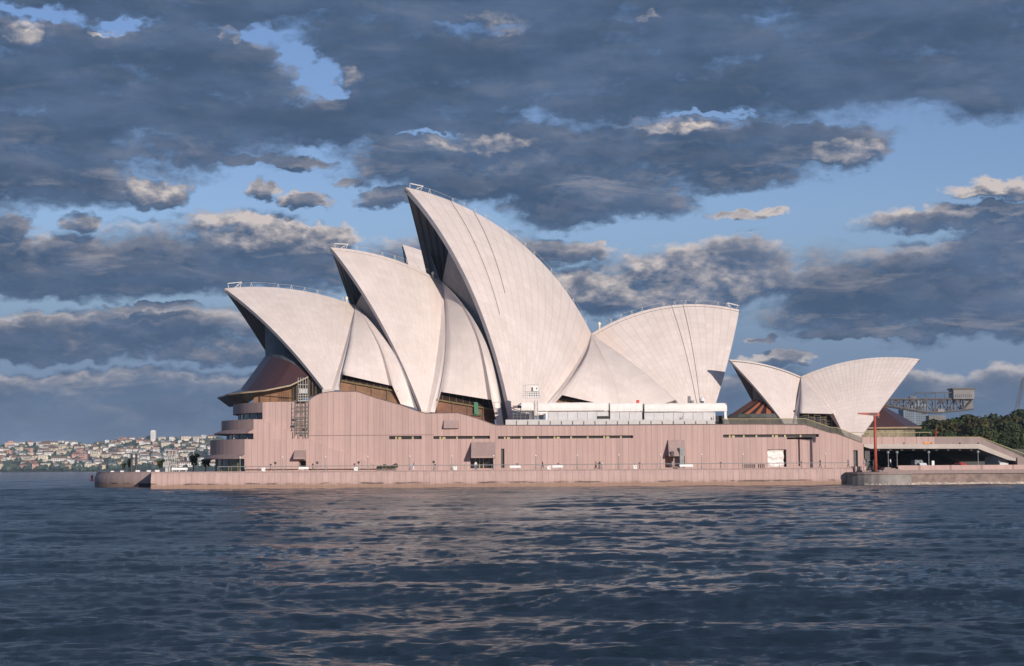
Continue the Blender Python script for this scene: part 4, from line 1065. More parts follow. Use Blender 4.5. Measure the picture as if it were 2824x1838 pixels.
def clutter():
    Y = PODY+2.2
    o = thing('scaffolding', (P(1430, 1158, Y).x, Y, P(1430, 1172, Y).z), 'low tangle of grey scaffold tubes with a red tipped beam left of the white shed', 'scaffold')
    g = MB()
    for px in (1416, 1426, 1436, 1448, 1456): g.tube([P(px, 1172, Y), P(px, 1124 if px > 1430 else 1138, Y)], .06, 4)
    for py in (1142, 1150): g.tube([P(1412, py, Y), P(1458, py+1, Y)], .06, 4)
    g.tube([P(1414, 1128, Y), P(1440, 1112, Y)], .09, 4); g.tube([P(1414, 1128, Y), P(1440, 1136, Y)], .09, 4); g.build('tube_frame', 'scaffold', o)
    g = MB(); g.boxpx(1414, 1119, 1438, 1126, Y+.2, .6); each(g, 'plank', 'concrete_dark', o)
    g = MB(); g.boxpx(1410.5, 1123, 1415, 1127.5, Y, .4); g.build('beam_tip', 'red', o)
    # hoist with a white cage
    Y = PODY+1.0; x = P(1479, 1170, Y).x; zb = P(1479, 1172, Y).z; zt = P(1479, 1104, Y).z
    o = thing('hoist', (x, Y, zb), 'white caged work platform on a lattice mast before the tallest shell', 'hoist')
    g = MB(); s = .3
    for dx in (-s, s):
        for dy in (-s, s): g.tube([(x+dx, Y+dy, zb), (x+dx, Y+dy, zt)], .06, 4)
    k = zb; sg = 1
    while k < zt-.5:
        g.tube([(x-s*sg, Y-s, k), (x+s*sg, Y-s, k+.6)], .04, 4); k += .6; sg = -sg
    g.build('mast', 'steel_pale', o)
    c = MB(); xa, xb = P(1443, 1080, Y).x, P(1487, 1080, Y).x; z0, z1 = P(1465, 1098, Y).z, P(1465, 1062, Y).z
    c.box(xa, xb, Y-.5, Y+.9, z0, z0+.12); c.box(xa+.95, xb-.1, Y-.3, Y+.7, z0+.12, z0+1.15); c.box(xa+1.55, xb-.2, Y-.25, Y+.65, z0+1.15, z1-.25)
    cg = c.build('cage', 'white', o)
    f = MB()
    for xx in np.linspace(xa, xb, 8): f.tube([(xx, Y-.52, z0), (xx, Y-.52, z0+1.3 if xx > xa+.9 else z1-.1)], .05, 4)
    for zz in (z0+.5, z0+.95, z0+1.3): f.tube([(xa, Y-.52, zz), (xb, Y-.52, zz)], .05, 4)
    f.tube([(xa, Y-.52, z1-.1), (xa+.9, Y-.52, z1), (xb, Y-.52, z1)], .05, 4); f.build('guard_rail', 'steel_pale', cg)
    f = MB(); f.box(xa+1.62, xa+1.95, Y-.29, Y-.255, z0+1.3, z1-.5); f.box(xb-.6, xb-.4, Y-.29, Y-.255, z0+1.7, z1-.6); f.build('window', 'steel_dark', cg)
    # cable winches at the foot of the rear shell
    Y = PODY+4
    o = thing('winch', (P(1901, 1112, Y).x, Y, P(1901, 1116, Y).z), 'dark upright winch on the white shed roof where the left cable ends', 'winch')
    g = MB(); g.boxpx(1897, 1093, 1905, 1116, Y, .6); g.build('frame', 'concrete_dark', o); g = MB(); g.lathe([(.1, 0), (.35, .1), (.35, .5), (.1, .6)], P(1909, 1113, Y), 8); g.build('drum', 'steel', o)
    o = thing('winch', (P(1938, 1112, Y).x, Y, P(1938, 1116, Y).z), 'white domed winch on the white shed roof where the right cable ends', 'winch')
    g = MB(); g.lathe([(.45, 0), (.5, .35), (.42, .8), (.2, 1.1), (.05, 1.2)], P(1937, 1111, Y), 10); g.build('dome', 'white', o); g = MB(); g.boxpx(1933, 1106, 1941, 1112, Y-.7, .25); g.build('frame', 'steel_dark', o)
    o = thing('crate', (P(1759, 1108, Y).x, Y, P(1759, 1113, Y).z), 'small red crate standing on the roof of the white shed', 'crate')
    g = MB(); g.boxpx(1755, 1104.5, 1763, 1112.5, Y, .6); g.build('box', 'red_bright', o); g = MB(); g.boxpx(1755.5, 1103.7, 1762.5, 1104.6, Y+.1, .4); g.build('lid', 'red', o)
clutter()
def scaffold_tower():
    Y = PODY-1.6
    o = thing('scaffold_tower', (P(836, 1205, Y).x, Y, P(836, 1208, Y).z), 'thin grey scaffold tower with a basket on top against the podium wall', 'scaffold')
    g = MB()
    xs = (812, 827, 841, 849)
    for px in xs:
        for dy in (0, 1.2): g.tube([P(px, 1209, Y)+Vector((0, dy, 0)), P(px+1, 1105, Y)+Vector((0, dy, 0))], .075, 4)
    for py in (1122, 1133, 1152, 1163, 1172, 1182, 1194):
        for dy in (0, 1.2): g.tube([P(811, py, Y)+Vector((0, dy, 0)), P(850, py, Y)+Vector((0, dy, 0))], .05, 4)
    for a, b_ in ((1150, 1133), (1182, 1165), (1205, 1188)): g.tube([P(812, a, Y), P(827, b_, Y)], .04, 4); g.tube([P(841, b_, Y), P(849, a, Y)], .04, 4)
    g.build('tube_frame', 'scaffold', o)
    g = MB()
    for py, px in ((1170, 808), (1180, 842), (1152, 812), (1196, 830)): g.boxpx(px, py, px+9, py+5, Y+.2, .5)
    each(g, 'plank', 'scaffold', o)
    Y -= .2; g = MB(); a, b_ = P(822, 1105, Y).x, P(849, 1105, Y).x; z0, z1, z2 = P(836, 1107, Y).z, P(836, 1085, Y).z, P(836, 1042, Y).z
    g.box(a, b_, Y, Y+1.6, z0, z0+.15); g.box(a+.2, b_-.2, Y+.1, Y+1.4, z1, z1+.9)
    for xx in np.linspace(a, b_, 5): g.tube([(xx, Y, z0), (xx, Y, z2)], .05, 4)
    for zz in (z0+.6, z0+1.1, z1, z1+.9, z2-1.4): g.tube([(a, Y, zz), (b_, Y, zz)], .05, 4)
    g.build('basket', 'steel_pale', o)
scaffold_tower()

# ------------------------------------------------------------------ promenade furniture
def lamp(name, h, globe, mat='steel'):
    root = thing(name, (0, 0, 0), 'x', 'lamp post')
    g = MB(); g.lathe([(.14, 0), (.14, .3), (.07, .4), (.05, h), (.04, h+.05)], (0, 0, 0), 8); g.build('post', mat, root)
    g = MB(); r = globe; g.lathe([(.05, 0), (r*.75, r*.35), (r, r), (r*.75, r*1.65), (.05, r*2)], (0, 0, h), 10); return root, g
lp, g = lamp('promenade_lamp', 2.55, .19); g.build('globe', 'globe', lp)
dk, g = lamp('bollard_lamp', 1.35, .26); g.build('lamp_head', 'steel_dark', dk)
dl, g = lamp('concourse_lamp', 2.6, .30); g.build('globe', 'globe_grey', dl)
for o in COL.objects:
    if o.name == 'globe.001': o.data.materials[0] = M['globe_grey']
reg(None)
ORD = ['first', 'second', 'third', 'fourth', 'fifth', 'sixth', 'seventh', 'eighth', 'ninth', 'tenth', 'eleventh', 'twelfth', 'thirteenth', 'fourteenth', 'fifteenth', 'sixteenth']
def place(proto, pts, labels, group, scales=None, rz=None):
    out = []
    for i, (p, lb) in enumerate(zip(pts, labels)):
        o = proto if i == 0 else copy_tree(proto)
        o.location = p; o['label'] = lb; o['group'] = group
        if scales: o.scale = scales[i] if not isinstance(scales[i], (int, float)) else (scales[i],)*3
        if rz: o.rotation_euler.z = rz[i]
        out.append(o)
    return out
YL = WALLY+9
xs = [662, 779, 897, 1014, 1130, 1246, 1361, 1477, 1592, 1706, 1821, 1935, 2049, 2276]
place(lp, [(P(x, 1285, YL).x, YL, DECKZ) for x in xs], ['thin promenade lamp post with pale globe, %s from the left along the podium wall' % ORD[i] for i in range(len(xs))], 'thin lamp posts along the promenade')
xs = [759, 875, 989, 1196]
place(dk, [(P(x, 1285, YL-2).x, YL-2, DECKZ) for x in xs], ['short dark lamp post on the promenade below the stair wall, %s from the left' % ORD[i] for i in range(4)], 'short dark lamp posts')
pts = [(P(x, 1285, y).x, y, DECKZ) for x, y in ((2450, 357), (2474.5, 356), (2562, 358), (2698, 358))]
place(dl, pts, ['globe lamp post at the head of the steps before the undercroft, left one of two', 'globe lamp post at the left end of the low pink wall', 'globe lamp post standing alone before the middle of the dark undercroft', 'globe lamp post before the stairs at the right end of the undercroft'], 'lamp posts by the undercroft')
# lifebuoys on the wall and white benches
lb = thing('lifebuoy', (0, 0, 0), 'x', 'lifebuoy')
g = MB(); ring = []
for i in range(19):
    a = 2*math.pi*i/18; ring.append([(math.cos(a)*(.27+.12*math.cos(b_)), .12*math.sin(b_), .38+math.sin(a)*(.27+.12*math.cos(b_))) for b_ in [2*math.pi*j/8 for j in range(9)]])
g.grid(ring, 0, True); g.build('ring', 'white', lb); g = MB(); g.box(-.38, .38, .06, .12, -.1, .78); g.build('back_board', 'white', lb)
bn = thing('bench', (0, 0, 0), 'x', 'bench')
g = MB(); g.box(-.95, .95, -.25, .25, .36, .44); g.build('seat', 'white', bn); g = MB(); g.box(-.95, .95, .2, .26, .46, .8); g.build('backrest', 'white', bn)
for sx in (-.8, 0, .8): g = MB(); g.box(sx-.06, sx+.06, -.2, .2, 0, .36); g.build('leg', 'concrete', bn)
reg(None)
yb = WALLY+.55
xs = [(726, 'below the left tiers of the podium'), (981, 'below the highest part of the podium wall'), (1255, 'left of the widest granite awning'), (1513, 'below the end of a window slit'), (1751, 'left of the awning with the grey side panel')]
place(lb, [(P(x, 1287, yb).x, yb, DECKZ-.05) for x, _ in xs], ['white round lifebuoy on the sea wall '+t for _, t in xs], 'lifebuoys on the sea wall')
xs = [(837, 'below the leftmost doorway awning'), (1421, 'just right of the tall dark slot door'), (1538, 'below the window slit right of the slot door'), (1893, 'below the awning with the grey side panel'), (495, 'on the bare northern end of the promenade')]
place(bn, [(P(x, 1287, yb+.8).x, yb+.8, DECKZ) for x, _ in xs], ['white bench '+t for _, t in xs], 'white benches', scales=[(1, 1, 1), (1.1, 1, 1), (1.05, 1, 1), (1.35, 1, 1), (1.6, 1, 1)])
# black bollards before the white tarpaulin
bo = MB(); bo.lathe([(.10, 0), (.10, .55), (.14, .6), (.14, .72), (.04, .78)], (0, 0, 0), 8); b0 = bo.build('bollard', 'steel_dark'); tag(b0, 'x', 'bollard')
k = 0
for px in (2049, 2054.5, 2060, 2065.5, 2071, 2076.5, 2081, 2092, 2097, 2102, 2107):
    c = b0 if k == 0 else b0.copy()
    if k: COL.objects.link(c)
    c.location = (P(px, 1285, YL+2).x, YL+2, DECKZ); c['group'] = 'row of black bollards'; c['label'] = 'black bollard left of the white tarpaulin, %s of the row from the left' % ORD[k]; k += 1
# planter of low shrubs
def leaf_cloud(mb, blobs, n, size, seed):
    r = np.random.default_rng(seed)
    w = np.array([b_[3]*b_[4] for b_ in blobs]); w = w/w.sum()
    for i in r.choice(len(blobs), n, p=w):
        cx, cy, cz, rx, rz = blobs[i]
        d = r.normal(size=3); d /= np.linalg.norm(d); rad = r.uniform(.55, 1.05)**.6
        c = np.array([cx+d[0]*rx*rad, cy+d[1]*rx*rad, cz+d[2]*rz*rad])
        s = size*r.uniform(.6, 1.5); nrm = d+r.normal(size=3)*.6; nrm /= np.linalg.norm(nrm); a = np.cross(nrm, r.normal(size=3)); a /= np.linalg.norm(a); b_ = np.cross(nrm, a)
        mb.add([c-a*s-b_*s*.5, c+a*s*.2-b_*s*.8, c+a*s+b_*s*.3, c-a*s*.1+b_*s*.8], ((0, 1, 2, 3),))
pl = thing('planter', (P(1065, 1287, YL-3).x, YL-3, DECKZ), 'low planter of straggling green shrubs on the promenade left of the widest awning', 'planter')
g = MB(); x = P(1065, 1287, YL-3).x; g.box(x-1.9, x+1.9, YL-3.4, YL-2.6, DECKZ, DECKZ+.3); g.build('trough', 'granite_old_dry', pl)
g = MB(); leaf_cloud(g, [(x+dx, YL-3, DECKZ+.45+dz, .4, .3+dz*.4) for dx, dz in ((-1.5, .1), (-.9, .2), (-.3, .35), (.3, .2), (.9, .15), (1.5, .3), (1.9, .5))], 700, .1, 3); g.build('foliage', 'leaf', pl)
sr = rail('railing', [Vector((P(600, 1287, WALLY+2).x, WALLY+2.2, DECKZ+.95)), Vector((XW1-.5, WALLY+2.2, DECKZ+.95))], 'thin wire railing along the whole promenade above the sea wall', mat='steel', drop=.95, posts=2.6)

# ------------------------------------------------------------------ people
CL = {'white': (.78, .76, .72), 'navy': (.03, .04, .09), 'blue': (.16, .25, .45), 'red': (.62, .04, .04), 'black': (.02, .02, .022), 'tan': (.40, .30, .20), 'pink': (.66, .35, .36), 'grey': (.25, .25, .26)}
for k_, c_ in CL.items(): M['cloth_'+k_] = simple('cloth '+k_, c_, .9, .1, 6)
def person(loc, face, top, legs, label, stride=.25, h=1.72, bend=0., arm=.15):
    """one skinned body standing or mid-stride, facing angle `face` (0 looks along +X)"""
    s = h/1.72; V, E, Rr = [], [], []
    def v(x, y, z, r, p=None):
        V.append((x*s, y*s, z*s)); Rr.append(r*s)
        if p is not None: E.append((p, len(V)-1))
        return len(V)-1
    pel = v(0, 0, .93, .135); wa = v(.01, 0, 1.08, .125, pel); ch = v(.015+bend*.1, 0, 1.30, .155, wa); nk = v(.01+bend*.2, 0, 1.47, .058, ch)
    hd = v(.02+bend*.24, 0, 1.58, .088, nk); v(.015+bend*.25, 0, 1.68, .078, hd); v(.105+bend*.24, 0, 1.575, .018, hd)
    for sd in (-1, 1):
        st = stride*sd
        hp = v(0, .095*sd, .88, .095, pel); kn = v(st*.5+.03, .10*sd, .49, .062, hp); an = v(st-(.06 if sd < 0 else 0), .105*sd, .09, .042, kn); v(st+.15, .11*sd, .03, .034, an)
        sh = v(bend*.15, .19*sd, 1.40, .062, ch); el = v(-st*.35-.02+arm*.4, .245*sd, 1.12, .042, sh); wr = v(-st*.7+arm, .255*sd, .88, .029, el)
        pm = v(-st*.75+arm+.02, .258*sd, .81, .032, wr)
        for f in range(4): v(-st*.78+arm+.025+.02*(f-1.5), .262*sd, .735+.008*abs(f-1.4), .0095, pm)
        v(-st*.74+arm+.06, .235*sd, .775, .010, pm)
    me = bpy.data.meshes.new('person'); me.from_pydata(V, E, []); o = bpy.data.objects.new('tmp_person', me); COL.objects.link(o)
    o.modifiers.new('s', 'SKIN'); o.modifiers.new('u', 'SUBSURF').levels = 1
    for i, r in enumerate(Rr): me.skin_vertices[0].data[i].radius = (r, r*(1.0))
    me.skin_vertices[0].data[0].use_root = True
    bpy.context.view_layer.update(); dg = bpy.context.evaluated_depsgraph_get()
    bm_ = bpy.data.meshes.new_from_object(o.evaluated_get(dg)); bpy.data.objects.remove(o)
    for k_ in ('skin', 'cloth_'+top, 'cloth_'+legs, 'hair'): bm_.materials.append(M[k_])
    for p in bm_.polygons:
        c = p.center/s; p.use_smooth = True
        if c.z > 1.66 or (c.z > 1.55 and c.x < .02+bend*.2): m_ = 3
        elif c.z > 1.465: m_ = 0
        elif c.z > .95: m_ = 1 if not (abs(c.y) > .2 and c.z < 1.05) else 0
        elif abs(c.y) > .19 and c.z > .7: m_ = 0
        elif c.z > .06: m_ = 2
        else: m_ = 3
        p.material_index = m_
    r = bpy.data.objects.new('person', bm_); COL.objects.link(r); r.location = loc; r.rotation_euler.z = face; tag(r, label, 'person', 'people around the building')
    return r
def ground(px, Y, z): return (P(px, 1280, Y).x, Y, z)
R = math.pi
for px, Y, z, fc, tp, lg, lab, kw in (
  (1496, 352, DECKZ, -.2, 'black', 'navy', 'person in dark clothes walking on the promenade left of a white lifebuoy', dict(stride=.3)),
  (1643, 351, DECKZ, 0, 'tan', 'black', 'person in a tan top walking, left one of a close pair on the promenade', {}),
  (1654, 351.5, DECKZ, .2, 'black', 'black', 'person all in black, right one of a close pair on the promenade', dict(stride=.1)),
  (1660, 350.5, DECKZ, R, 'white', 'grey', 'person in white standing at the promenade edge just right of the pair', dict(stride=.05)),
  (1141, 352, DECKZ, R, 'blue', 'white', 'person in blue standing on the promenade right of the planter', dict(stride=.1)),
  (1133, 350.5, DECKZ, 0, 'white', 'blue', 'shorter person in a white top beside the person in blue', dict(h=1.4)),
  (1312, 354, DECKZ, -R/2, 'white', 'blue', 'person in white and blue standing in the doorway under the widest awning', dict(stride=.05)),
  (2262, 351, DECKZ, R, 'navy', 'navy', 'person in dark blue walking left of the last thin lamp post', {}),
  (2339, 352, DECKZ, 0, 'blue', 'navy', 'person in pale blue walking near the dark door at the wall end', {}),
  (2384.5, 350, DECKZ, R, 'white', 'pink', 'person in white and pink standing at the podium corner', dict(stride=.08)),
  (2456, 353, 3.33, R*.8, 'white', 'navy', 'person in a white shirt at the top of the steps beside the lamp posts', dict(stride=.3)),
  (1644, 353, DECKZ, R, 'red', 'grey', 'person in a red top a little behind the close pair', dict(stride=.15))):
    person(ground(px, Y, z), fc, tp, lg, lab, **kw)
q = P(2588, 1205, DY+.9); person((q.x, DY+3, q.z-.1), 0, 'red', 'red', 'person dressed in red standing alone on the concourse deck', h=1.85, stride=.1)
q = P(1968, 1171.5, PODY+.9); person((q.x, PODY+.9, q.z), R, 'white', 'pink', 'person in white on the podium top at the right end of the balustrade', stride=.2)
q = P(1882, 1171.5, PODY+.9); person((q.x, PODY+.9, q.z), R, 'pink', 'grey', 'person in pink on the podium top behind the pale balustrade', stride=.1)
q = P(560, 1200, PODY+6); 

# ------------------------------------------------------------------ vehicles before the undercroft
def car(name, loc, L, Wd, H, mat, label, cat, van=False, rz=0.):
    o = thing(name, (0, 0, 0), label, cat); sec = []
    if van: prof = [(-.5, .22), (-.5, .93), (-.46, 1.0), (.24, 1.0), (.34, .93), (.43, .58), (.5, .5), (.5, .22)]
    else: prof = [(-.5, .25), (-.49, .62), (-.33, .66), (-.22, .98), (.08, 1.0), (.24, .67), (.46, .58), (.5, .45), (.5, .25)]
    g = MB(); n = len(prof); rows = []
    for y, k in ((-.5, .94), (-.46, 1), (.46, 1), (.5, .94)): rows.append([(x*L*(1 if abs(y) < .5 else .985), y*Wd*(1 if z < .66 else .88), z*H*k if z > .5 else z*H) for x, z in prof])
    g.grid(rows+[], 0, False); g.add(rows[0], [tuple(range(n))]); g.add(rows[-1], [tuple(range(n-1, -1, -1))])
    g.add(rows[1], [tuple(range(n))]); g.add(rows[2], [tuple(range(n))]); g.build('body', mat, o)
    g = MB()
    for sy in (-1, 1):
        y = sy*Wd*.5*.895 if not van else sy*Wd*.5*.885
        zz = (.68, .93) if not van else (.62, .9)
        for a, b_ in (((-.21, -.05), (-.03, .12)) if not van else ((.1, .3), (-.2, .05))): g.box(a*L, b_*L, y-.02*sy-.02, y+.02*sy+.02, zz[0]*H, zz[1]*H)
    g.build('window', 'glass', o)
    for sx in (-.31, .31):
        for sy in (-1, 1):
            w = MB(); r = .31; ring = [[(sx*L+math.cos(a)*rr, sy*Wd*.47+dy, r+math.sin(a)*rr) for a in [2*math.pi*i/14 for i in range(15)]] for rr, dy in ((.05, -.09*sy), (r, -.09*sy), (r, .09*sy), (.05, .09*sy))]
            w.grid(ring, 0, False); w.build('wheel', 'steel_dark', o)
    for sy in (-1, 1):
        w = MB(); w.box(.495*L, .507*L, sy*Wd*.36-.14, sy*Wd*.36+.14, .42*H, .5*H); w.build('headlight', 'globe', o)
    o.location = loc; o.rotation_euler.z = rz; return o
CZ = 2.75
car('van', (P(2529, 1280, 362).x, 362, CZ), 4.6, 1.8, 2.0, 'steel', 'grey van with a pale roof parked behind the low wall left of a white car', 'van', True, -R/2)
car('car', (P(2543, 1280, 358).x, 358, CZ), 3.9, 1.65, 1.35, 'white', 'white car parked behind the low pink wall', 'car', False, -R*.45)
car('car', (P(2650, 1280, 358).x, 358, CZ), 4.4, 1.7, 1.32, 'red_bright', 'red car parked behind the low pink wall right of the tall lamp post', 'car', False, -R*.3)
car('van', (P(2748, 1280, 366).x, 366, CZ), 5.5, 2.0, 2.6, 'sheet', 'tall pale van parked under the stairs at the right', 'van', True, -R*.4)
o = thing('sign_board', (P(2573.5, 1283, 352).x, 352, 3.3), 'small white upright board behind the low wall beside the middle globe lamp', 'sign'); x = P(2573.5, 1283, 352).x
g = MB(); g.box(x-.25, x+.25, 352, 352.06, 3.6, 4.5); g.build('board', 'white', o); g = MB(); g.tube([(x, 352.1, 3.2), (x, 352.1, 4.4)], .04, 4); g.build('post', 'steel', o)

# ------------------------------------------------------------------ trees
def make_tree(name, h, r, seed, mat, n=2600, leaf=.42):
    rr = random.Random(seed); root = thing(name, (0, 0, 0), 'x', 'tree')
    g = MB(); th = h*.42
    g.tube([(0, 0, 0), (.15, .1, th*.5), (-.1, .05, th)], h*.035, 7, 0, h*.022)
    blobs = []
    for i in range(13):
        a = rr.random()*6.28; d = r*rr.uniform(.15, .75); z = h*rr.uniform(.42, .86); br = r*rr.uniform(.26, .46)
        x, y = math.cos(a)*d, math.sin(a)*d; blobs.append((x, y, z, br, br*rr.uniform(.6, .9)))
        if i < 8: g.tube([(-.1, .05, th*.85), (x*.5, y*.5, (th+z)*.5), (x*.9, y*.9, z)], h*.014, 5, 0, h*.004)
    g.build('trunk', 'bark', root); g = MB(); leaf_cloud(g, blobs, n, leaf, seed); g.build('crown', mat, root); return root
protos = [make_tree('fig_tree', 12, 6.5, s, m, 3200, .40) for s, m in ((1, 'leaf'), (2, 'leaf'), (3, 'leaf_warm'), (4, 'leaf'))]
reg(None)
TR = [(2540, 1183, 470, 1.0, 0, 'dark green tree just right of the copper roof of the small hall'), (2578, 1172, 500, 1.25, 1, 'wide dark green tree under the left half of the hammerhead crane'),
 (2612, 1158, 540, 1.5, 0, 'tall green tree under the middle of the hammerhead crane'), (2655, 1163, 520, 1.45, 2, 'olive green tree behind the red person on the deck'),
 (2688, 1148, 580, 1.75, 3, 'rounded dark tree right below the crane cabin'), (2716, 1172, 500, 1.2, 1, 'dark green tree behind the top of the stairs'),
 (2742, 1152, 560, 1.6, 2, 'brownish tall tree between the crane and the right edge trees'), (2775, 1166, 520, 1.5, 0, 'broad dark tree above the sloping stairs'),
 (2800, 1135, 600, 2.1, 3, 'tallest dark tree at the right edge'), (2835, 1150, 560, 2.0, 1, 'dark tree cut by the right edge of the view'),
 (2560, 1200, 455, .8, 3, 'low dark tree behind the end of the straight brass railing'), (2630, 1190, 465, 1.0, 1, 'bushy green tree behind the person in red'),
 (2690, 1200, 455, .9, 2, 'low olive tree behind the bend of the stair railing'), (2755, 1215, 450, .9, 3, 'dark bushy tree just above the stair railing'), (2800, 1225, 445, 1.0, 0, 'low green tree behind the lower stairs at the right edge'), (2880, 1170, 520, 1.7, 2, 'tree beyond the right edge of the view')]
used = set(); random.seed(9)
for px, py, Y, sc_, k, lab in TR:
    o = protos[k] if k not in used else copy_tree(protos[k]); used.add(k)
    base = 4.0; top = P(px, py, Y).z; s = (top-base)/(12*.97)
    o.location = (P(px, 1250, Y).x, Y, base); o.scale = (s*1.15, s*1.15, s); o.rotation_euler.z = random.random()*6; o['label'] = lab; o['group'] = 'garden trees behind the concourse'
o = copy_tree(protos[0]); o.location = (P(2446, 1290, 396).x, 396, 2.2); o.scale = (.62, .62, .42); o['label'] = 'dark tree seen through the left end of the undercroft'; o['group'] = 'garden trees behind the concourse'
# garden ground behind
g = MB(); g.plan([(58, PODY+45), (400, PODY+45), (700, 1600), (120, 1600), (62, 470)], -2, 3.0); gg = g.build('ground', 'leaf_ground'); tag(gg, kind='structure')

# ------------------------------------------------------------------ crane, apartment tower, jib
def hammerhead():
    Y = 1150; o = thing('hammerhead_crane', (P(2640, 1230, Y).x, Y, 2), 'grey hammerhead crane with a lattice jib and a boxy cabin above the trees', 'crane')
    def q(px, py, dy=0): return P(px, py, Y)+Vector((0, dy, 0))
    g = MB(); top = lambda px: 1101.5-(px-2447)*.004
    low = lambda px: np.interp(px, [2400, 2447, 2480, 2560, 2605, 2684], [1114, 1119, 1124, 1138, 1137, 1129])
    bays = [2380, 2402, 2424, 2447, 2464, 2482, 2500, 2520, 2538, 2556, 2580, 2602, 2622, 2640, 2658, 2684]
    for dy in (0, 9):
        g.tube([q(2380, top(2380), dy), q(2684, top(2684), dy)], .62, 4)
        g.tube([q(b_, low(b_), dy) for b_ in bays], .62, 4)
        for i, b_ in enumerate(bays[:-1]):
            g.tube([q(b_, top(b_), dy), q(b_, low(b_), dy)], .42, 4)
            c = bays[i+1]
            if i % 2: g.tube([q(b_, top(b_), dy), q(c, low(c), dy)], .36, 4)
            else: g.tube([q(b_, low(b_), dy), q(c, top(c), dy)], .36, 4)
    for b_ in bays: g.tube([q(b_, top(b_), 0), q(b_, top(b_), 9)], .3, 4)
    g.build('jib', 'crane', o)
    g = MB(); g.tube([q(2520, 1084), q(2628, 1083)], .3, 4)
    for px in (2521, 2552, 2580, 2606): g.tube([q(px, 1101), q(px, 1084)], .22, 4)
    g.build('catwalk_rail', 'crane', o)
    g = MB(); a, b_ = q(2628, 1100), q(2685, 1100); zt = q(2656, 1075).z
    g.box(a.x, b_.x, Y-2, Y+11, a.z-.3, zt); h = g.build('cabin', 'crane_house', o)
    g = MB(); g.box(a.x-.8, b_.x+.6, Y-2.8, Y+11.8, zt+.003, zt+1.0); g.build('roof', 'steel_dark', h)
    for i in range(9):
        g = MB(); g.boxpx(2634+i*5.4, 1088, 2637+i*5.4, 1096, Y-2.12, .1); g.build('window', 'tower_glass', h)
    g = MB(); g.boxpx(2659, 1101, 2684, 1130, Y+2, 5); g.build('counterweight', 'crane', o)
    g = MB(); g.boxpx(2586, 1128, 2604, 1137, Y-1, 5); g.boxpx(2510, 1093, 2526, 1100, Y+2, 4); g.build('trolley', 'crane_house', o)
    g = MB(); g.boxpx(2562, 1146, 2608, 1160, Y, 9); g.build('tower_head', 'crane', o)
    g = MB()
    for px in (2566, 2604):
        for dy in (0, 9): g.tube([q(px, 1158, dy), q(px+(-6 if px < 2580 else 6), 1290, dy)], .8, 4)
    for k in range(5): g.tube([q(2566, 1160+k*24, 0), q(2606, 1184+k*24, 0)], .35, 4); g.tube([q(2606, 1160+k*24, 0), q(2566, 1184+k*24, 0)], .35, 4)
    g.build('tower_legs', 'crane', o)
hammerhead()
def apartment():
    Y = 1500; o = thing('apartment_tower', (P(2526, 1200, Y).x, Y, 2), 'blue grey apartment tower with a grid of windows behind the crane jib', 'building')
    g = MB(); g.boxpx(2493, 1119, 2524, 1260, Y, 20); g.boxpx(2524.4, 1110, 2560, 1260, Y+2, 20); g.build('tower_block', 'tower', o)
    for i in range(10):
        for (x0, x1) in ((2495, 2522), (2526, 2558)):
            g = MB(); n = 5
            for k in range(n): g.boxpx(x0+(x1-x0)*k/n+.8, 1122+i*6.2, x0+(x1-x0)*(k+1)/n-.8, 1126+i*6.2, Y-.25 if x0 < 2500 else Y+1.75, .2)
            g.build('window_row', 'tower_glass', o)
    g = MB(); g.boxpx(2530, 1104, 2548, 1110, Y+5, 8); g.build('plant_room', 'tower', o)
    Y = 900; o = thing('lattice_boom', (P(2800, 1200, Y).x, Y, 2), 'pale slanting lattice crane boom behind the trees at the right edge', 'crane')
    g = MB()
    for dx, dy in ((0, 0), (9, 0), (0, 2), (9, 2)): g.tube([P(2796+dx, 1150, Y)+Vector((0, dy, 0)), P(2824+dx*.5, 1040, Y)+Vector((0, dy, 0))], .12, 4)
    for k in range(16):
        t, u = k/16, (k+1)/16; f = lambda t, s: P(2796+28*t+(9-4.5*t)*s, 1150-110*t, Y)
        g.tube([f(t, k % 2), f(u, 1-k % 2)], .09, 4)
    g.build('boom', 'crane', o); g = MB(); g.boxpx(2786, 1150, 2808, 1230, Y, 4); g.build('base_cab', 'crane', o)
apartment()

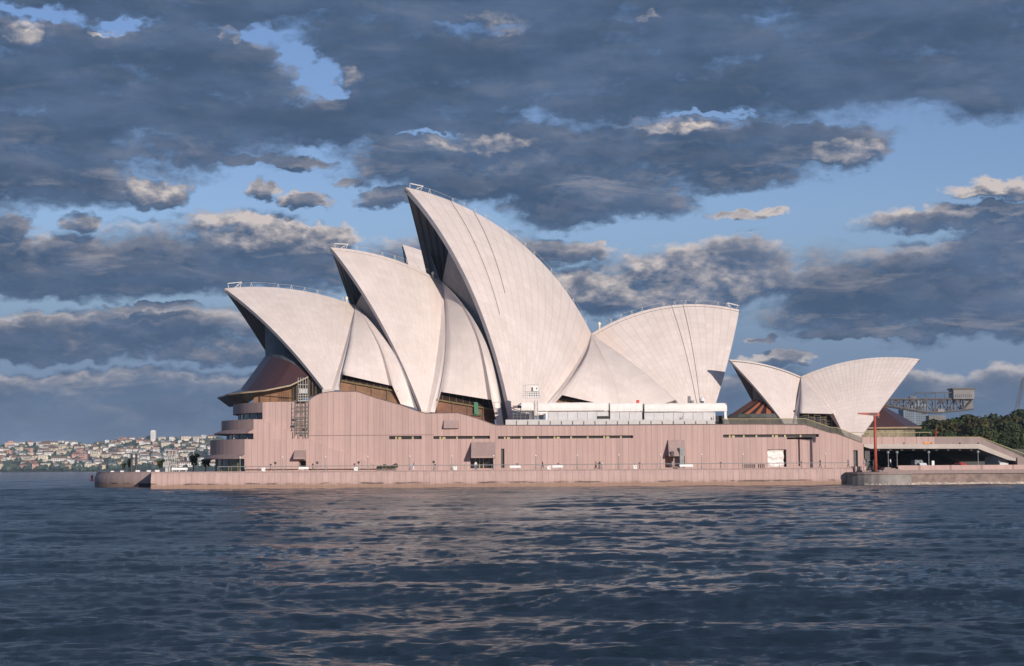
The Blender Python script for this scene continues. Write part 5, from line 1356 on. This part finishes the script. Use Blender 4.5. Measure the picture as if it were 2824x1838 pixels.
# ------------------------------------------------------------------ far shore
def shore():
    def ridge(px): return float(np.interp(px, [-900, -300, 0, 60, 150, 230, 300, 400, 500, 580, 700, 900, 1300], [1262, 1238, 1229, 1227, 1224, 1219, 1213, 1211, 1211, 1213, 1215, 1225, 1300]))
    Y0, Y1 = 3800., 4650.
    def Zt(x, Y):
        px = CX+x/Y*FPX; d = (Y-Y0)/(Y1-Y0); zr = P(px, ridge(px)+3, Y1).z
        return 1.5+max(0, zr-1.5)*(d**.72 if d > 0 else 0) + (3.5*math.sin(x*.013+Y*.004)+2.5*math.sin(x*.031))*min(1, max(0, d)*4)
    rows = []
    for Y in [Y0-60, Y0-20, Y0]+[Y0+(Y1-Y0)*k/16 for k in range(1, 17)]+[Y1+400]:
        rows.append([(x, Y+18*math.sin(x*.011)*(1 if Y < Y0+1 else 0), -3 if Y == Y0-60 else (.8 if Y == Y0-20 else (1.6 if Y == Y0 else (Zt(x, min(Y, Y1)) if Y <= Y1 else -4)))) for x in np.linspace(-2700, 250, 90)])
    g = MB(); g.grid(rows, 0, True); o = g.build('hills', 'hill'); o['kind'] = 'structure'; o['label'] = 'low hillside across the harbour'
    # houses
    kinds = []
    def house(w, d, h, wall, roof, kind, seed):
        rr = random.Random(seed); g = MB(); g.box(-w/2, w/2, -d/2, d/2, -6, h)
        n = max(2, int(w/3.2)); fl = max(1, int(h/3))
        for f in range(fl):
            for i in range(n):
                if rr.random() < .25: continue
                x = -w/2+(i+.5)*w/n; z = f*h/fl+h/fl*.3; g.box(x-w/n*.3, x+w/n*.3, -d/2-.12, -d/2+.05, z, z+h/fl*.5, 1)
        hs = g.build('house', ['h_'+wall, 'win']); tag(hs, 'x', 'house')
        g = MB(); e = .6
        if kind == 'flat': g.box(-w/2-.2, w/2+.2, -d/2-.2, d/2+.2, h+.02, h+.7)
        else:
            rh = min(w, d)*.34; q = [(-w/2-e, -d/2-e, h), (w/2+e, -d/2-e, h), (w/2+e, d/2+e, h), (-w/2-e, d/2+e, h)]
            r1, r2 = (-w/2+(d/2 if kind == 'hip' else -e)*.9, 0, h+rh), (w/2-(d/2 if kind == 'hip' else -e)*.9, 0, h+rh)
            if w < d: r1, r2 = (0, -d/2+w*.3, h+rh), (0, d/2-w*.3, h+rh)
            g.add(q+[r1, r2], ((0, 1, 5, 4), (1, 2, 5), (2, 3, 4, 5), (3, 0, 4), (3, 2, 1, 0)))
        rf = g.build('roof', roof, hs); return hs
    P_ = []
    for i, (w, d, h, wall, roof, kind, desc) in enumerate((
        (16, 11, 7, 'white', 'roof_red', 'hip', 'white red-roofed house'), (13, 11, 6.5, 'cream', 'roof_red', 'hip', 'cream red-roofed house'), (20, 12, 9, 'cream', 'roof_grey', 'flat', 'broad cream flat-roofed block'),
        (14, 10, 7, 'white', 'roof_grey', 'gable', 'white grey-gabled house'), (15, 11, 6.5, 'pink brick', 'roof_red', 'hip', 'brick red-roofed house'), (12, 12, 11, 'white', 'roof_grey', 'flat', 'tall white flat-roofed block'),
        (24, 12, 8, 'white', 'roof_brown', 'gable', 'long white brown-roofed house'), (14, 11, 7, 'tan', 'roof_brown', 'hip', 'tan brown-roofed house'), (18, 11, 7, 'cream', 'roof_brown', 'gable', 'cream brown-gabled house'), (13, 10, 6, 'grey', 'roof_grey', 'hip', 'grey grey-roofed house'), (15, 11, 8.5, 'pink brick', 'roof_brown', 'flat', 'brick flat-roofed block'))):
        P_.append((house(w, d, h, wall, roof, kind, i), w, h, desc))
    reg(None)
    rr = random.Random(42); placed = []; tries = 0
    while len(placed) < 255 and tries < 16000:
        tries += 1; px = rr.uniform(-12, 596); d = rr.uniform(.035, 1.0)**1.0; Y = Y0+(Y1-Y0)*d; x = (px-CX)/FPX*Y; k = rr.choices(range(11), (2.2, 2.0, 3, 4, .8, 1.8, 2.4, 1.3, 2.8, 1.2, .8))[0]
        if abs(px-421) < 10 and d > .85: continue
        z = Zt(x, Y); py = proj(Vector((x, Y, z)))[1]; w = P_[k][1]*FPX/Y*1.0; h = P_[k][2]*FPX/Y
        # leave the belts of bush that cross the slope
        if math.sin(px*.021+d*9)+math.sin(px*.05-d*5) > 1.15: continue
        if any(abs(px-q[0]) < (w+q[3])*.52 and abs(py-q[1]) < 5.6 for q in placed): continue
        placed.append((px, py, d, w, k, x, Y, z))
    placed.sort(key=lambda q: q[0]); used = {}; labs = {}
    def zone(px):
        return ('at the far left' if px < 75 else 'left of the sea wall tip' if px < 170 else 'above the red channel marker' if px < 262 else 'above the rounded wall end' if px < 345 else 'left of the white tower' if px < 405 else 'below the white tower' if px < 440 else 'right of the white tower' if px < 520 else 'next to the podium tiers')
    rowname = lambda d: 'on the ridge' if d > .8 else 'on the upper slope' if d > .55 else 'on the middle slope' if d > .28 else 'on the lower slope' if d > .1 else 'at the shore'
    for px, py, d, w, k, x, Y, z in placed:
        lb_ = P_[k][3]+' '+rowname(d)+' '+zone(px); o = P_[k][0]
        if k in used: o = copy_tree(P_[k][0])
        used[k] = 1; s = rr.uniform(.75, 1.2)
        o.location = (x, Y, z); o.scale = (s*rr.uniform(.8, 1.15), s, s*rr.uniform(.85, 1.15)); o.rotation_euler.z = rr.uniform(-.5, .5); o['group'] = 'houses on the far shore'
        labs.setdefault(lb_, []).append((px, o))
    for lb_, lst in labs.items():
        lst.sort(key=lambda t: t[0]); n = len(lst)
        for i, (_, o) in enumerate(lst): o['label'] = lb_ if n == 1 else (('left ' if i == 0 else 'right ')+lb_ if n == 2 else ORD[i]+' '+lb_)
    # white tower and the pink block on the skyline
    Y = 4560.; o = thing('tower_block', (P(421, 1212, Y).x, Y, P(421, 1216, Y).z), 'slim white tower block standing high above the far ridge', 'building')
    g = MB(); g.boxpx(415.5, 1188.5, 428, 1222, Y, 12); g.boxpx(417, 1187, 427, 1188.4, Y+1, 10); b_ = g.build('tower_walls', 'h_white', o)
    for i in range(7): g = MB(); g.boxpx(417.5, 1191.5+i*3, 426, 1192.6+i*3, Y-.3, .2); g.build('window_row', 'h_grey', b_)
    Y = 4550.; o = thing('apartment_block', (P(29, 1226, Y).x, Y, P(29, 1228, Y).z), 'wide pink apartment block on the ridge at the far left', 'building')
    g = MB(); g.boxpx(13, 1221, 46, 1236, Y, 14); g.boxpx(23, 1216.5, 36, 1220.9, Y+2, 9); b_ = g.build('block_walls', 'h_pink brick', o)
    for i in range(3): g = MB(); g.boxpx(15, 1223.5+i*3.6, 44, 1225+i*3.6, Y-.3, .2); g.build('window_row', 'h_cream', b_)
    # bush between the houses: one far mass
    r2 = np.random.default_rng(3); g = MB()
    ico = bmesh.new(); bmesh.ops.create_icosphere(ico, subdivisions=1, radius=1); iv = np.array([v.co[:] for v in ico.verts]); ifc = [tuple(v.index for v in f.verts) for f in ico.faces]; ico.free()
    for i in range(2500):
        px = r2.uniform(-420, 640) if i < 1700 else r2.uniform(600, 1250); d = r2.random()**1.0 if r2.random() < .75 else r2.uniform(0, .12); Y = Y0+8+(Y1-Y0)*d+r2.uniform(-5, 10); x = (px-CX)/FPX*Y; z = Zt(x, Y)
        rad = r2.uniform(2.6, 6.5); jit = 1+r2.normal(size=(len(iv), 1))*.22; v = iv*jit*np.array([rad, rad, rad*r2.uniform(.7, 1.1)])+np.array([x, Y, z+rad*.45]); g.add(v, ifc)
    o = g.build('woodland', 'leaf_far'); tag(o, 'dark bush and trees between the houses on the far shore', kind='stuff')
    # sandstone at the water's edge
shore()
def near_left():
    # objects on the rounded end of the promenade
    o = thing('channel_marker', (P(254, 1308, 330).x, 330, 0), 'small red channel marker in the water off the rounded wall end', 'buoy'); x = P(254, 1308, 330).x
    Y = 640; x = P(254, 1302, Y).x; o.location = (x, Y, 0); ORI[o.name] = Vector((x, Y, 0))
    g = MB(); g.lathe([(.7, -.4), (.75, .2), (.4, .35), (.3, 1.1), (.45, 1.15), (.45, 1.7), (.08, 2.0)], (x, Y, 0), 10); g.build('float', 'red_bright', o); g = MB(); g.lathe([(.12, 0), (.16, .2), (.03, .4)], (x, Y, 2.0), 8); g.build('lantern', 'globe', o)
    for i, (px, t) in enumerate(((362.5, 'left'), (375.5, 'right'))):
        o = thing('mooring_post', (P(px, 1296, 396).x, 396, DECKZ), 'tall dark post on the rounded promenade end, %s one of two' % t, 'post', 'two dark posts on the promenade end'); x = P(px, 1296, 396).x
        g = MB(); g.lathe([(.35, 0), (.3, .4), (.24, 3.9), (.30, 4.0)], (x, 396, DECKZ), 8); g.build('post_shaft', 'steel_dark', o); g = MB(); g.lathe([(.34, 0), (.34, .2), (.1, .3)], (x, 396, DECKZ+4.0), 8); g.build('cap', 'steel', o)
    # open scaffold kiosk
    Y = 392; o = thing('kiosk_frame', (P(470, 1295, Y).x, Y, DECKZ), 'pale open scaffold kiosk standing on the promenade left of the tiers', 'scaffold')
    g = MB(); xa, xb = P(456, 1290, Y).x, P(486, 1290, Y).x; zt = P(470, 1243, Y).z
    for x in np.linspace(xa, xb, 4):
        for dy in (0, 2.2): g.tube([(x, Y+dy, DECKZ), (x, Y+dy, zt)], .06, 4)
    for z in (DECKZ+1, DECKZ+2, DECKZ+2.9, zt): g.tube([(xa, Y, z), (xb, Y, z)], .05, 4)
    for k in range(3): g.tube([(xa+(xb-xa)*k/3, Y, DECKZ+.2), (xa+(xb-xa)*(k+1)/3, Y, zt-.1)], .04, 4)
    g.build('tube_frame', 'steel_pale', o); g = MB(); g.box(xa, xa+(xb-xa)*.4, Y+.4, Y+1.8, DECKZ, DECKZ+1.3); g.build('counter', 'steel_pale', o)
    g = MB(); g.box(xa-.1, xb+.1, Y-.1, Y+2.3, zt+.003, zt+.12); g.build('roof', 'steel_pale', o)
    # dark shrubs in tubs near the tiers
    tr = make_tree('potted_tree', 3.4, 1.25, 31, 'leaf', 900, .16); reg(None)
    pts = [(P(355, 1295, 398).x, 398, DECKZ), (P(532, 1295, 388).x, 388, DECKZ), (P(566, 1295, 389).x, 389, DECKZ), (P(340, 1295, 400).x, 400, DECKZ), (P(440, 1295, 396).x, 396, DECKZ)]
    place(tr, pts, ['small dark tree just left of the two dark posts', 'small dark tree right of the pale scaffold kiosk', 'small dark tree beside the lowest tier', 'leftmost small dark tree on the promenade end', 'small dark tree between the posts and the pale kiosk'], 'small trees on the promenade end', scales=[(.55, .55, .9), (1.0, 1.0, 1.15), (1.1, 1.1, .9), (.5, .5, .6), (.8, .8, .8)])
    st = thing('stone_seat', (0, 0, 0), 'x', 'seat'); g = MB(); g.box(-.6, .6, -.25, .25, 0, .42); g.build('base', 'white', st); g = MB(); g.box(-.66, .66, -.3, .3, .423, .5); g.build('seat', 'white', st); reg(None)
    pts = [(P(px, 1298, 393).x, 393+(i % 2), DECKZ) for i, px in enumerate((310, 334, 380, 408, 434))]
    place(st, pts, ['white stone seat on the promenade end, %s from the left' % ORD[i] for i in range(5)], 'white stone seats on the promenade end', scales=[.55, .6, .75, .7, .8])
    person((P(514, 1295, 392).x, 392, DECKZ), 0, 'tan', 'tan', 'person in tan standing between the pale kiosk and the lowest tier', stride=.1)
    person((P(640, 1200, PODY+1).x, PODY+3.4, P(640, 1212, PODY+3).z), R, 'white', 'white', 'person in white at the parapet of the lowest tier', stride=.05)
near_left()

# ------------------------------------------------------------------ sea haze over the harbour
def haze():
    g = MB(); g.box(-6000, 6000, -60, 9300, -5, 140); o = g.build('haze', 'hill'); o['kind'] = 'stuff'; o['label'] = 'thin blue sea haze over the harbour'
    m = bpy.data.materials.new('sea haze'); m.use_nodes = True; nt = m.node_tree; nt.nodes.clear()
    out = nt.nodes.new('ShaderNodeOutputMaterial'); v = nt.nodes.new('ShaderNodeVolumePrincipled'); nt.links.new(v.outputs[0], out.inputs['Volume'])
    v.inputs['Density'].default_value = HAZE; v.inputs['Color'].default_value = (.58, .74, .96, 1); v.inputs['Anisotropy'].default_value = 0.0
    o.data.materials.clear(); o.data.materials.append(m)
HAZE = .62e-4
haze()
